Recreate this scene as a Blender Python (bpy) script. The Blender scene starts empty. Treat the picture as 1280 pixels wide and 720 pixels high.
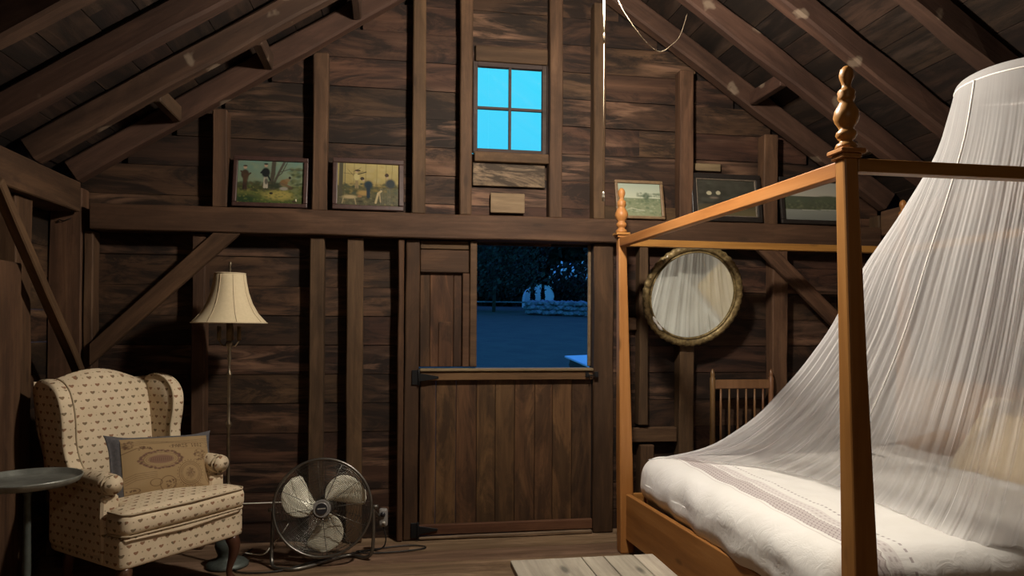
import bpy, bmesh, math, random
import numpy as np
from mathutils import Vector, Matrix, Euler, noise
random.seed(7)
S = bpy.context.scene
COL = S.collection
PI = math.pi

# ------------------------------------------------------------------ helpers
def tag(o, label=None, cat=None, group=None, kind=None):
    if label: o['label'] = label
    if cat: o['category'] = cat
    if group: o['group'] = group
    if kind: o['kind'] = kind
    return o

def empty(name, loc=(0, 0, 0), rz=0.0, label=None, cat=None, group=None, kind=None):
    o = bpy.data.objects.new(name, None)
    o.empty_display_size = .05
    COL.objects.link(o)
    o.location = loc
    o.rotation_euler = (0, 0, rz)
    return tag(o, label, cat, group, kind)

def copy_tree(o, parent=None):
    c = o.copy(); COL.objects.link(c); c.parent = parent
    for ch in list(o.children):
        copy_tree(ch, c)
    return c

class MB:
    """collects shapes that become ONE mesh object"""
    def __init__(s):
        s.v = []; s.f = []; s.r = []; s.uv = []; s.sm = []
    def add(s, verts, faces, rnd=0.5, uvs=None, smooth=False):
        n = len(s.v)
        s.v += [tuple(v) for v in verts]
        for i, f in enumerate(faces):
            s.f.append([n + k for k in f]); s.r.append(rnd); s.sm.append(smooth)
            s.uv.append([uvs[k] for k in f] if uvs else None)
    def box(s, x0, x1, y0, y1, z0, z1, rnd=None):
        if rnd is None: rnd = random.random()
        v = [(x, y, z) for z in (z0, z1) for y in (y0, y1) for x in (x0, x1)]
        s.add(v, [(0, 2, 3, 1), (4, 5, 7, 6), (0, 1, 5, 4), (2, 6, 7, 3), (0, 4, 6, 2), (1, 3, 7, 5)], rnd)
    def tube(s, pts, r, n=8, closed=False, caps=True, rnd=.5, smooth=True):
        pts = [Vector(p) for p in pts]; m = len(pts)
        rr = r if isinstance(r, (list, tuple)) else [r] * m
        rings = []; prev = None
        for i, p in enumerate(pts):
            if closed: t = pts[(i + 1) % m] - pts[i - 1]
            else: t = pts[min(i + 1, m - 1)] - pts[max(i - 1, 0)]
            if t.length < 1e-9: t = Vector((0, 0, 1))
            t.normalize()
            if prev is None:
                a = Vector((0, 0, 1)) if abs(t.z) < .9 else Vector((1, 0, 0))
                u = t.cross(a).normalized()
            else:
                u = (prev - t * prev.dot(t))
                if u.length < 1e-6: u = t.orthogonal()
                u.normalize()
            prev = u; w = t.cross(u)
            rings.append([p + (u * math.cos(2 * PI * k / n) + w * math.sin(2 * PI * k / n)) * rr[i] for k in range(n)])
        v = [q for ring in rings for q in ring]; f = []
        for i in range(m if closed else m - 1):
            j = (i + 1) % m
            for k in range(n):
                l = (k + 1) % n
                f.append((i * n + k, i * n + l, j * n + l, j * n + k))
        if caps and not closed:
            f.append(tuple(range(n))[::-1]); f.append(tuple((m - 1) * n + k for k in range(n)))
        s.add(v, f, rnd, smooth=smooth)
    def lathe(s, prof, n=24, cx=0, cy=0, rnd=.5, smooth=True, sx=1, sy=1):
        v = []; f = []; m = len(prof)
        for r, z in prof:
            for k in range(n):
                a = 2 * PI * k / n
                v.append((cx + r * math.cos(a) * sx, cy + r * math.sin(a) * sy, z))
        for i in range(m - 1):
            for k in range(n):
                l = (k + 1) % n
                f.append((i * n + k, i * n + l, (i + 1) * n + l, (i + 1) * n + k))
        if prof[0][0] > 1e-5: f.append(tuple(range(n))[::-1])
        if prof[-1][0] > 1e-5: f.append(tuple((m - 1) * n + k for k in range(n)))
        s.add(v, f, rnd, smooth=smooth)
    def prism(s, poly, y0, y1, axis='y', rnd=.5, smooth=False):
        """polygon extruded along an axis; poly holds the two other coordinates"""
        n = len(poly); v = []
        for t in (y0, y1):
            for a, b in poly:
                v.append({'y': (a, t, b), 'x': (t, a, b), 'z': (a, b, t)}[axis])
        f = [tuple(range(n)), tuple(range(2 * n - 1, n - 1, -1))]
        for k in range(n):
            l = (k + 1) % n
            f.append((k, k + n, l + n, l))
        s.add(v, f, rnd, smooth=smooth)
    def grid(s, fn, nu, nv, closed_u=False, rnd=.5, smooth=True):
        """fn(u,v)->point, u,v in 0..1"""
        v = []; uvs = []; f = []
        cu = nu if closed_u else nu + 1
        for j in range(nv + 1):
            for i in range(cu):
                v.append(fn(i / nu, j / nv)); uvs.append((i / nu, j / nv))
        for j in range(nv):
            for i in range(nu):
                k = (i + 1) % cu
                f.append((j * cu + i, j * cu + k, (j + 1) * cu + k, (j + 1) * cu + i))
        n = len(s.v); s.v += [tuple(p) for p in v]
        for q, fc in enumerate(f):
            s.f.append([n + k for k in fc]); s.r.append(rnd); s.sm.append(smooth)
            i, j = q % nu, q // nu
            s.uv.append([(i / nu, j / nv), ((i + 1) / nu, j / nv), ((i + 1) / nu, (j + 1) / nv), (i / nu, (j + 1) / nv)])
    def build(s, name, mat, parent=None, bevel=0, seg=1, loc=None, rot=None, subsurf=0, boxuv=False, fixn=True):
        me = bpy.data.meshes.new(name)
        me.from_pydata(s.v, [], s.f)
        at = me.attributes.new('rnd', 'FLOAT', 'FACE')
        at.data.foreach_set('value', s.r)
        me.polygons.foreach_set('use_smooth', s.sm)
        uvl = me.uv_layers.new(name='UVMap')
        li = 0
        for fi, f in enumerate(s.f):
            u = s.uv[fi]
            if u:
                for k in range(len(f)): uvl.data[li + k].uv = u[k]
            elif boxuv:
                p = [Vector(s.v[k]) for k in f]
                nn = (p[1] - p[0]).cross(p[2] - p[0])
                if len(p) > 3: nn = (p[2] - p[0]).cross(p[3] - p[1])
                a = [abs(c) for c in nn]; m = a.index(max(a))
                for k, q in enumerate(p):
                    uvl.data[li + k].uv = ((q.y, q.z), (q.x, q.z), (q.x, q.y))[m]
            li += len(f)
        if fixn:
            bm = bmesh.new(); bm.from_mesh(me)
            bmesh.ops.recalc_face_normals(bm, faces=bm.faces)
            bm.to_mesh(me); bm.free()
        me.materials.append(mat)
        o = bpy.data.objects.new(name, me)
        COL.objects.link(o)
        if parent: o.parent = parent
        if loc is not None: o.location = loc
        if rot is not None: o.rotation_euler = rot
        if bevel:
            b = o.modifiers.new('bev', 'BEVEL'); b.width = bevel; b.segments = seg; b.limit_method = 'ANGLE'; b.angle_limit = .6
            if seg > 2:
                me.polygons.foreach_set('use_smooth', [True] * len(me.polygons))
        if subsurf:
            m = o.modifiers.new('sub', 'SUBSURF'); m.levels = subsurf; m.render_levels = subsurf
        return o

def rbox(mb, c, size, r, n=10, bulge=(0, 0, 0), fn=None, rnd=.5, power=2.0):
    """rounded, optionally bulging box: centre c, full size, corner radius r"""
    hx, hy, hz = [q / 2 for q in size]
    tris = {}
    def pt(p):
        q = Vector((p[0] * hx, p[1] * hy, p[2] * hz))
        rr = min(r, hx, hy, hz)
        inner = Vector((max(-hx + rr, min(hx - rr, q.x)), max(-hy + rr, min(hy - rr, q.y)), max(-hz + rr, min(hz - rr, q.z))))
        d = q - inner
        if d.length > 1e-9:
            q = inner + d.normalized() * rr
        bx, by, bz = bulge
        q.x += math.copysign(1, p[0]) * bx * max(0, 1 - p[1] ** 2) * max(0, 1 - p[2] ** 2) * abs(p[0])
        q.y += math.copysign(1, p[1]) * by * max(0, 1 - p[0] ** 2) * max(0, 1 - p[2] ** 2) * abs(p[1])
        q.z += math.copysign(1, p[2]) * bz * max(0, 1 - p[0] ** 2) * max(0, 1 - p[1] ** 2) * abs(p[2])
        q += Vector(c)
        if fn: q = Vector(fn(q, p))
        return q
    verts = []; idx = {}; faces = []; uvs = []
    def vid(p):
        k = tuple(round(a, 6) for a in p)
        if k not in idx:
            idx[k] = len(verts); verts.append(pt(p))
        return idx[k]
    # spacing concentrated to the edges
    t = [math.sin((i / n - .5) * PI) * .35 + (2 * i / n - 1) * .65 for i in range(n + 1)]
    for ax in range(3):
        for sg in (-1, 1):
            for i in range(n):
                for j in range(n):
                    q = []
                    for a, b in ((i, j), (i + 1, j), (i + 1, j + 1), (i, j + 1)):
                        p = [0, 0, 0]; p[ax] = sg; p[(ax + 1) % 3] = t[a]; p[(ax + 2) % 3] = t[b]
                        q.append(vid(p))
                    if sg < 0: q = q[::-1]
                    faces.append(tuple(q))
    mb.add(verts, faces, rnd, smooth=True)

# ------------------------------------------------------------------ materials
def mat_new(name):
    m = bpy.data.materials.new(name); m.use_nodes = True
    nt = m.node_tree; nt.nodes.clear()
    out = nt.nodes.new('ShaderNodeOutputMaterial')
    return m, nt, out
def N(nt, t, **kw):
    n = nt.nodes.new(t)
    for k, v in kw.items():
        if hasattr(n, k): setattr(n, k, v)
    return n
def L(nt, a, b): nt.links.new(a, b)
def ramp(nt, fac, stops, interp='LINEAR'):
    r = N(nt, 'ShaderNodeValToRGB'); r.color_ramp.interpolation = interp
    e = r.color_ramp.elements
    while len(e) > 1: e.remove(e[-1])
    e[0].position = stops[0][0]; e[0].color = (*stops[0][1], 1)
    for p, c in stops[1:]:
        q = e.new(p); q.color = (*c, 1)
    L(nt, fac, r.inputs[0]); return r.outputs[0]
def g3(v): return (v, v, v)
def mathn(nt, op, a, b=None, c=None):
    m = N(nt, 'ShaderNodeMath', operation=op)
    for i, q in enumerate((a, b, c)):
        if q is None: continue
        if isinstance(q, (int, float)): m.inputs[i].default_value = q
        else: L(nt, q, m.inputs[i])
    return m.outputs[0]
def mixc(nt, fac, a, b, mode='MIX'):
    m = N(nt, 'ShaderNodeMix', data_type='RGBA', blend_type=mode)
    for i, q in ((0, fac), (6, a), (7, b)):
        if isinstance(q, (int, float)): m.inputs[i].default_value = q
        elif isinstance(q, tuple): m.inputs[i].default_value = (*q, 1)
        else: L(nt, q, m.inputs[i])
    return m.outputs[2]
def pbsdf(nt, out, col, rough=.6, metal=0, spec=.5, bump=None, bstr=.3, bdist=.01):
    p = N(nt, 'ShaderNodeBsdfPrincipled')
    if isinstance(col, tuple): p.inputs['Base Color'].default_value = (*col, 1)
    else: L(nt, col, p.inputs['Base Color'])
    if isinstance(rough, (int, float)): p.inputs['Roughness'].default_value = rough
    else: L(nt, rough, p.inputs['Roughness'])
    p.inputs['Metallic'].default_value = metal
    p.inputs['Specular IOR Level'].default_value = spec
    if bump is not None:
        b = N(nt, 'ShaderNodeBump'); b.inputs['Strength'].default_value = bstr; b.inputs['Distance'].default_value = bdist
        L(nt, bump, b.inputs['Height']); L(nt, b.outputs[0], p.inputs['Normal'])
    L(nt, p.outputs[0], out.inputs[0]); return p
def noisen(nt, vec, scale, detail=5, rough=.6, dist=0):
    n = N(nt, 'ShaderNodeTexNoise'); n.inputs['Scale'].default_value = scale
    n.inputs['Detail'].default_value = detail; n.inputs['Roughness'].default_value = rough
    n.inputs['Distortion'].default_value = dist
    L(nt, vec, n.inputs['Vector']); return n.outputs[0]

def wood(name, dark, mid, light, grain='X', rough=.75, fine=38, stain=0.0, streak=0.0, patch=0.0, knots=0.0, var=.5, spec=.3, bst=.5, obj_random=True, alongscale=1.0, tint=None):
    """grain along the named object axis; 'rnd' face attribute makes each board its own"""
    m, nt, out = mat_new(name)
    tc = N(nt, 'ShaderNodeTexCoord'); at = N(nt, 'ShaderNodeAttribute', attribute_name='rnd')
    oi = N(nt, 'ShaderNodeObjectInfo')
    rv = mathn(nt, 'ADD', at.outputs['Fac'], oi.outputs['Random'] if obj_random else 0.0)
    cmb = N(nt, 'ShaderNodeCombineXYZ')
    for i, k in enumerate((17.3, 29.1, 41.7)): L(nt, mathn(nt, 'MULTIPLY', rv, k), cmb.inputs[i])
    ad = N(nt, 'ShaderNodeVectorMath', operation='ADD'); L(nt, tc.outputs['Object'], ad.inputs[0]); L(nt, cmb.outputs[0], ad.inputs[1])
    def mp(along, across):
        q = N(nt, 'ShaderNodeMapping')
        sc = [across] * 3; sc['XYZ'.index(grain)] = along * alongscale
        q.inputs['Scale'].default_value = sc; L(nt, ad.outputs[0], q.inputs[0]); return q.outputs[0]
    n1 = noisen(nt, mp(1.4, fine), 1.0, 8, .65, .6)
    n2 = noisen(nt, mp(.9, 7), 1.0, 4, .55, .8)
    f = mathn(nt, 'ADD', mathn(nt, 'MULTIPLY', n1, .42), mathn(nt, 'MULTIPLY', n2, .58))
    c = ramp(nt, f, [(.30, dark), (.5, mid), (.68, light)])
    # per board brightness
    wn = N(nt, 'ShaderNodeTexWhiteNoise', noise_dimensions='1D'); L(nt, rv, wn.inputs['W'])
    br = mathn(nt, 'ADD', mathn(nt, 'MULTIPLY', wn.outputs['Value'], var), 1 - var / 2)
    hv = N(nt, 'ShaderNodeHueSaturation'); L(nt, c, hv.inputs['Color']); L(nt, br, hv.inputs['Value'])
    L(nt, mathn(nt, 'ADD', mathn(nt, 'MULTIPLY', wn.outputs['Color'], .03), .485), hv.inputs['Hue'])
    c = hv.outputs[0]
    if stain:      # soot-dark water stains of the old boards
        ns = noisen(nt, mp(1.5, 5.0), 1.0, 7, .7, 1.6)
        c = mixc(nt, mathn(nt, 'MULTIPLY', ramp(nt, ns, [(.44, g3(0)), (.56, g3(1))]), stain), c, tuple(q * .28 for q in dark))
    if streak:     # raw pale wood where the surface wore off
        n3 = noisen(nt, mp(1.7, 15), 1.0, 5, .6, 1.2); n4 = noisen(nt, mp(.9, 3.4), 1.0, 3, .5, .5)
        k = mathn(nt, 'MULTIPLY', ramp(nt, n3, [(.48, g3(0)), (.68, g3(1))]), ramp(nt, n4, [(.50, g3(0)), (.64, g3(1))]))
        c = mixc(nt, mathn(nt, 'MULTIPLY', k, streak), c, tuple(min(1, q * 2.1 + .02) for q in light))
    if patch:      # roundish chalky spots
        vo = N(nt, 'ShaderNodeTexVoronoi'); vo.inputs['Scale'].default_value = 4.2
        dn = N(nt, 'ShaderNodeTexNoise'); dn.inputs['Scale'].default_value = 14; L(nt, ad.outputs[0], dn.inputs['Vector'])
        va = N(nt, 'ShaderNodeVectorMath', operation='ADD'); L(nt, ad.outputs[0], va.inputs[0])
        vs = N(nt, 'ShaderNodeVectorMath', operation='SCALE'); L(nt, dn.outputs['Color'], vs.inputs[0]); vs.inputs['Scale'].default_value = .08
        L(nt, vs.outputs[0], va.inputs[1]); L(nt, va.outputs[0], vo.inputs['Vector'])
        k = ramp(nt, vo.outputs['Distance'], [(.13, g3(1)), (.19, g3(0))])
        c = mixc(nt, mathn(nt, 'MULTIPLY', k, patch), c, (.17, .125, .088))
    if knots:
        vo = N(nt, 'ShaderNodeTexVoronoi'); vo.inputs['Scale'].default_value = 1.0
        L(nt, mp(3.0, 9.0), vo.inputs['Vector'])
        k = ramp(nt, vo.outputs['Distance'], [(.07, g3(1)), (.16, g3(0))])
        c = mixc(nt, mathn(nt, 'MULTIPLY', k, knots), c, tuple(q * .25 for q in dark))
    pbsdf(nt, out, c, rough, spec=spec, bump=n1, bstr=bst, bdist=.006)
    return m

def plain(name, col, rough=.5, metal=0, noise_amt=.15, nscale=20, spec=.5, bstr=.1):
    m, nt, out = mat_new(name)
    tc = N(nt, 'ShaderNodeTexCoord')
    n = noisen(nt, tc.outputs['Object'], nscale, 5, .6)
    lo = tuple(q * (1 - noise_amt) for q in col); hi = tuple(min(1, q * (1 + noise_amt)) for q in col)
    c = ramp(nt, n, [(.3, lo), (.7, hi)])
    pbsdf(nt, out, c, rough, metal, spec, bump=n, bstr=bstr, bdist=.003)
    return m

M = {}
M['siding'] = wood('siding_boards', (0.0162, 0.0072, 0.0039), (0.0455, 0.0213, 0.0113), (0.0917, 0.0456, 0.0238), 'X', stain=.8, streak=.75, var=.75, fine=30, knots=.5)
M['gable'] = wood('gable_boards', (0.0211, 0.0112, 0.0065), (0.0527, 0.0273, 0.0146), (0.0949, 0.0527, 0.0298), 'X', stain=.6, streak=.8, var=.6, fine=30, knots=.5)
M['beam'] = wood('hewn_timber', (0.0325, 0.0157, 0.0074), (0.0725, 0.0376, 0.0185), (0.1237, 0.0666, 0.0333), 'X', stain=.25, streak=.18, patch=.0, var=.3, fine=34, knots=.4)
M['rafter'] = wood('rafter_timber', (0.0237, 0.0110, 0.0064), (0.0493, 0.0243, 0.0144), (0.0823, 0.0430, 0.0259), 'X', stain=.3, streak=.12, patch=.75, var=.25, fine=24)
M['post'] = wood('door_post_timber', (0.0306, 0.0143, 0.0063), (0.0614, 0.0302, 0.0131), (0.1007, 0.0508, 0.0229), 'X', stain=.35, streak=.1, var=.2, fine=34, knots=.3)
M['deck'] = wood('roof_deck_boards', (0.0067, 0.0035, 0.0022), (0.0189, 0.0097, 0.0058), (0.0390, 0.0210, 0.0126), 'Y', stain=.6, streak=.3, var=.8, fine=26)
M['doorwood'] = wood('door_planks', (0.0330, 0.0149, 0.0062), (0.0794, 0.0380, 0.0157), (0.1323, 0.0680, 0.0279), 'Z', stain=.6, streak=.12, var=.8, fine=26, knots=.4)
M['doorrail'] = wood('door_rail_wood', (0.0600, 0.0256, 0.0110), (0.1000, 0.0464, 0.0206), (0.1520, 0.0760, 0.0353), 'X', stain=.2, streak=.1, var=.2, fine=40)
M['floor'] = wood('floor_boards', (0.0982, 0.0559, 0.0303), (0.2094, 0.1309, 0.0798), (0.3273, 0.2121, 0.1377), 'X', stain=.35, streak=.25, var=.4, fine=24, rough=.6, spec=.35)
M['pine'] = wood('orange_pine', (0.2, 0.082, 0.02), (0.34, 0.155, 0.04), (0.43, 0.215, 0.068), 'X', rough=.42, fine=30, var=.1, knots=.55, spec=.35, bst=.08)
M['pinez'] = wood('orange_pine_upright', (0.2, 0.082, 0.02), (0.34, 0.155, 0.04), (0.43, 0.215, 0.068), 'Z', rough=.42, fine=30, var=.1, knots=.55, spec=.35, bst=.08)
M['piney'] = wood('orange_pine_along', (0.2, 0.082, 0.02), (0.34, 0.155, 0.04), (0.43, 0.215, 0.068), 'Y', rough=.42, fine=30, var=.1, knots=.55, spec=.35, bst=.08)
M['grey_plank'] = wood('weathered_planks', (0.1523, 0.1254, 0.0940), (0.3226, 0.2778, 0.2154), (0.4659, 0.4122, 0.3211), 'Y', stain=.12, streak=.15, var=.25, fine=36, knots=.7, rough=.7)
M['dark_wood'] = wood('dark_turned_wood', (.03, .012, .006), (.065, .028, .014), (.11, .05, .025), 'Z', rough=.3, fine=30, var=.1, spec=.5, bst=.05)
M['chair_wood'] = wood('brown_chair_wood', (0.0972, 0.0454, 0.0178), (0.1620, 0.0810, 0.0338), (0.2268, 0.1188, 0.0547), 'Z', rough=.4, fine=30, var=.1, spec=.5, bst=.05)
M['pale_board'] = wood('pale_board', (0.0945, 0.0609, 0.0336), (0.1785, 0.1208, 0.0683), (0.2520, 0.1785, 0.1050), 'X', stain=.15, var=.2, fine=30)
M['smoked'] = wood('smoked_board', (.10, .065, .038), (.19, .13, .08), (.27, .20, .13), 'X', stain=.95, var=.1, fine=20)
M['black_iron'] = plain('black_iron', (.012, .012, .013), .5, .6, .3)
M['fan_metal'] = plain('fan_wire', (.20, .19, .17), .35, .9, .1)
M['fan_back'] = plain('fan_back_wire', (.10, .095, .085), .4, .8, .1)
M['blade'] = plain('fan_blade_metal', (.95, .90, .74), .42, .15, .08, 6)
M['grey_plastic'] = plain('grey_plastic', (.20, .19, .18), .45, 0, .1)
M['dark_plastic'] = plain('dark_plastic', (.018, .018, .022), .4, 0, .2)
M['pale_plastic'] = plain('pale_plastic', (.45, .43, .38), .4, 0, .1)
M['cord_black'] = plain('black_cord', (.012, .011, .010), .5, 0, .2)
M['cord_white'] = plain('white_cord', (.80, .76, .66), .5, 0, .05)
M['brass_dull'] = plain('dull_brass', (.20, .16, .11), .35, .85, .3)
M['zinc'] = plain('aged_zinc', (.24, .25, .225), .40, .5, .45, 9, bstr=.2)
M['table_leg'] = plain('green_grey_iron', (.09, .105, .095), .5, .5, .4, 14)
M['shade'] = plain('cream_shade_fabric', (.56, .46, .30), .85, 0, .05, 60)
M['white_sheet'] = plain('white_sheet', (.72, .69, .66), .85, 0, .03, 8)
M['tan_pillow'] = plain('tan_pillowcase', (.84, .68, .46), .85, 0, .05, 8)
M['lace'] = plain('white_lace', (.85, .83, .80), .85, 0, .05, 60)
M['pillow_back'] = plain('charcoal_linen', (.085, .080, .085), .9, 0, .2, 90)
M['seam'] = plain('cream_piping', (.48, .385, .26), .85, 0, .08, 60)
M['gold'] = None

# gilt, chipped mirror frame
m, nt, out = mat_new('old_gilt')
tc = N(nt, 'ShaderNodeTexCoord')
n1 = noisen(nt, tc.outputs['Object'], 30, 6, .7)
n2 = noisen(nt, tc.outputs['Object'], 7, 3, .5)
c = ramp(nt, n1, [(.32, (.045, .030, .012)), (.52, (.22, .155, .065)), (.72, (.42, .33, .16))])
c = mixc(nt, ramp(nt, n2, [(.70, g3(0)), (.72, g3(1))]), c, (.75, .72, .64))
pbsdf(nt, out, c, .45, .45, bump=n1, bstr=.9, bdist=.006)
M['gold'] = m
m, nt, out = mat_new('mirror_glass')
gl = N(nt, 'ShaderNodeBsdfGlossy'); gl.inputs['Roughness'].default_value = .015; gl.inputs['Color'].default_value = (.86, .90, .84, 1)
L(nt, gl.outputs[0], out.inputs[0]); M['mirror'] = m
m, nt, out = mat_new('window_glass')
t = N(nt, 'ShaderNodeBsdfTransparent'); t.inputs[0].default_value = (.93, .97, .97, 1)
gl = N(nt, 'ShaderNodeBsdfGlossy'); gl.inputs['Roughness'].default_value = .02
mx = N(nt, 'ShaderNodeMixShader'); mx.inputs[0].default_value = .04
L(nt, t.outputs[0], mx.inputs[1]); L(nt, gl.outputs[0], mx.inputs[2]); L(nt, mx.outputs[0], out.inputs[0]); M['glass'] = m

# chair fabric : small staggered hearts with dots between, on UV in metres
def heart_fabric():
    m, nt, out = mat_new('cream_heart_fabric')
    uv = N(nt, 'ShaderNodeUVMap', uv_map='UVMap'); sp = N(nt, 'ShaderNodeSeparateXYZ'); L(nt, uv.outputs[0], sp.inputs[0])
    PX, PY = .062, .074
    def cell(ox, oy):
        a = mathn(nt, 'ADD', mathn(nt, 'DIVIDE', sp.outputs[0], PX), 50 + ox)
        b = mathn(nt, 'ADD', mathn(nt, 'DIVIDE', sp.outputs[1], PY), 50 + oy)
        x = mathn(nt, 'MULTIPLY', mathn(nt, 'SUBTRACT', mathn(nt, 'FRACT', a), .5), PX)
        y = mathn(nt, 'MULTIPLY', mathn(nt, 'SUBTRACT', mathn(nt, 'FRACT', b), .5), PY)
        return x, y
    def heart(x, y, s):
        # (y - 0.9|x|) circle = heart ; returns 1 inside
        ax = mathn(nt, 'ABSOLUTE', x)
        yy = mathn(nt, 'SUBTRACT', mathn(nt, 'MULTIPLY', y, 1.75), mathn(nt, 'MULTIPLY', ax, .75))
        d = mathn(nt, 'ADD', mathn(nt, 'MULTIPLY', x, x), mathn(nt, 'MULTIPLY', yy, yy))
        return mathn(nt, 'LESS_THAN', d, s * s)
    def dot(x, y, s):
        d = mathn(nt, 'ADD', mathn(nt, 'MULTIPLY', x, x), mathn(nt, 'MULTIPLY', y, y))
        return mathn(nt, 'LESS_THAN', d, s * s)
    x1, y1 = cell(0, 0); x2, y2 = cell(.5, .5); x3, y3 = cell(.5, 0); x4, y4 = cell(0, .5)
    h = mathn(nt, 'MAXIMUM', heart(x1, y1, .0118), heart(x2, y2, .0118))
    d = mathn(nt, 'MAXIMUM', dot(x3, y3, .0034), dot(x4, y4, .0034))
    tc = N(nt, 'ShaderNodeTexCoord'); n = noisen(nt, tc.outputs['Object'], 9, 4, .6); n2 = noisen(nt, tc.outputs['Object'], 300, 2, .5)
    base = ramp(nt, n, [(.3, (.58, .47, .325)), (.7, (.66, .54, .385))])
    hc = ramp(nt, noisen(nt, tc.outputs['Object'], 25, 1, .5), [(.42, (.12, .085, .045)), (.58, (.22, .085, .04))])
    c = mixc(nt, mathn(nt, 'MULTIPLY', h, .85), base, hc)
    c = mixc(nt, mathn(nt, 'MULTIPLY', d, .6), c, (.15, .10, .05))
    pbsdf(nt, out, c, .88, 0, .2, bump=n2, bstr=.15, bdist=.002)
    return m
M['fabric'] = heart_fabric()

def vcol_mat(name, rough=.6, spec=.3):
    m, nt, out = mat_new(name)
    a = N(nt, 'ShaderNodeAttribute', attribute_name='Col')
    pbsdf(nt, out, a.outputs['Color'], rough, 0, spec)
    return m
M['painted'] = vcol_mat('painted_print', .65, .15)
M['printed_linen'] = vcol_mat('printed_linen', .9, .2)

def emis(name, col, st):
    m, nt, out = mat_new(name); e = N(nt, 'ShaderNodeEmission'); e.inputs[0].default_value = (*col, 1); e.inputs[1].default_value = st
    L(nt, e.outputs[0], out.inputs[0]); return m

# duvet: white, with woven mauve border bands near the foot (object X runs from the foot)
def duvet_mat(cx=.0):
    m, nt, out = mat_new('duvet_cotton')
    tc = N(nt, 'ShaderNodeTexCoord'); sp = N(nt, 'ShaderNodeSeparateXYZ'); L(nt, tc.outputs['Object'], sp.inputs[0])
    y = sp.outputs[1]; x = mathn(nt, 'SUBTRACT', sp.outputs[0], mathn(nt, 'ADD', mathn(nt, 'MULTIPLY', y, .042), -.012))
    def band(a, b):
        return mathn(nt, 'MULTIPLY', mathn(nt, 'GREATER_THAN', x, a), mathn(nt, 'LESS_THAN', x, b))
    zig = mathn(nt, 'MULTIPLY', mathn(nt, 'PINGPONG', y, .012), .9)
    def zband(a, w):
        t = mathn(nt, 'SUBTRACT', mathn(nt, 'SUBTRACT', x, a), zig)
        return mathn(nt, 'MULTIPLY', mathn(nt, 'GREATER_THAN', t, 0), mathn(nt, 'LESS_THAN', t, w))
    dots = mathn(nt, 'GREATER_THAN', mathn(nt, 'SINE', mathn(nt, 'MULTIPLY', y, 210)), .1)
    n = noisen(nt, tc.outputs['Object'], 6, 3, .5)
    base = ramp(nt, n, [(.3, (.86, .84, .80)), (.7, (.90, .88, .85))])
    c = mixc(nt, mathn(nt, 'MULTIPLY', band(.175, .265), .55), base, (.42, .33, .335))
    for a, w, k in ((.172, .005, .6), (.190, .006, .6), (.212, .006, .6), (.234, .006, .6), (.256, .005, .5)):
        c = mixc(nt, mathn(nt, 'MULTIPLY', zband(a, w), k), c, (.22, .15, .16))
    c = mixc(nt, mathn(nt, 'MULTIPLY', band(.275, .325), .3), c, (.50, .40, .42))
    for a in (.285, .305):
        c = mixc(nt, mathn(nt, 'MULTIPLY', mathn(nt, 'MULTIPLY', band(a, a + .009), dots), .35), c, (.28, .19, .21))
    c = mixc(nt, mathn(nt, 'MULTIPLY', mathn(nt, 'MULTIPLY', band(.362, .372), dots), .6), c, (.22, .15, .17))
    c = mixc(nt, mathn(nt, 'MULTIPLY', band(.155, .160), .35), c, (.40, .30, .30))
    n2 = noisen(nt, tc.outputs['Object'], 14, 4, .55, 1.0)
    pbsdf(nt, out, c, .85, 0, .2, bump=n2, bstr=.35, bdist=.012)
    return m
M['duvet'] = duvet_mat()

# net: sheer white mesh, denser where gathered in thin folds (u runs round the net)
def net_mat(name, base, fold):
    m, nt, out = mat_new(name)
    uv = N(nt, 'ShaderNodeUVMap', uv_map='UVMap')
    def streak(su, sv, rot, lo, hi, amt):
        mp = N(nt, 'ShaderNodeMapping'); mp.inputs['Scale'].default_value = (su, sv, 1); mp.inputs['Rotation'].default_value = (0, 0, rot); L(nt, uv.outputs[0], mp.inputs[0])
        n = noisen(nt, mp.outputs[0], 1.0, 2, .5)
        return mathn(nt, 'MULTIPLY', ramp(nt, n, [(lo, g3(0)), (hi, g3(1))]), amt)
    k = mathn(nt, 'ADD', streak(170, 1.2, 0, .50, .72, .55), mathn(nt, 'ADD', streak(330, 1.6, .008, .66, .70, 1.3), streak(26, 1.2, .02, .40, .65, .45)))
    sv = N(nt, 'ShaderNodeSeparateXYZ'); L(nt, uv.outputs[0], sv.inputs[0])
    k = mathn(nt, 'MULTIPLY', k, ramp(nt, sv.outputs[1], [(.02, g3(.12)), (.20, g3(1))]))
    fac = mathn(nt, 'MINIMUM', mathn(nt, 'ADD', mathn(nt, 'MULTIPLY', k, fold), base), .95)
    t = N(nt, 'ShaderNodeBsdfTransparent')
    d = N(nt, 'ShaderNodeBsdfDiffuse'); d.inputs[0].default_value = (.96, .95, .96, 1)
    tl = N(nt, 'ShaderNodeBsdfTranslucent'); tl.inputs[0].default_value = (.96, .95, .96, 1)
    a = N(nt, 'ShaderNodeMixShader'); a.inputs[0].default_value = .5; L(nt, d.outputs[0], a.inputs[1]); L(nt, tl.outputs[0], a.inputs[2])
    mx = N(nt, 'ShaderNodeMixShader'); L(nt, fac, mx.inputs[0]); L(nt, t.outputs[0], mx.inputs[1]); L(nt, a.outputs[0], mx.inputs[2])
    L(nt, mx.outputs[0], out.inputs[0]); return m
M['net'] = net_mat('sheer_net', .37, .36)
M['net_top'] = net_mat('sheer_net_top', .38, .03)

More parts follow.
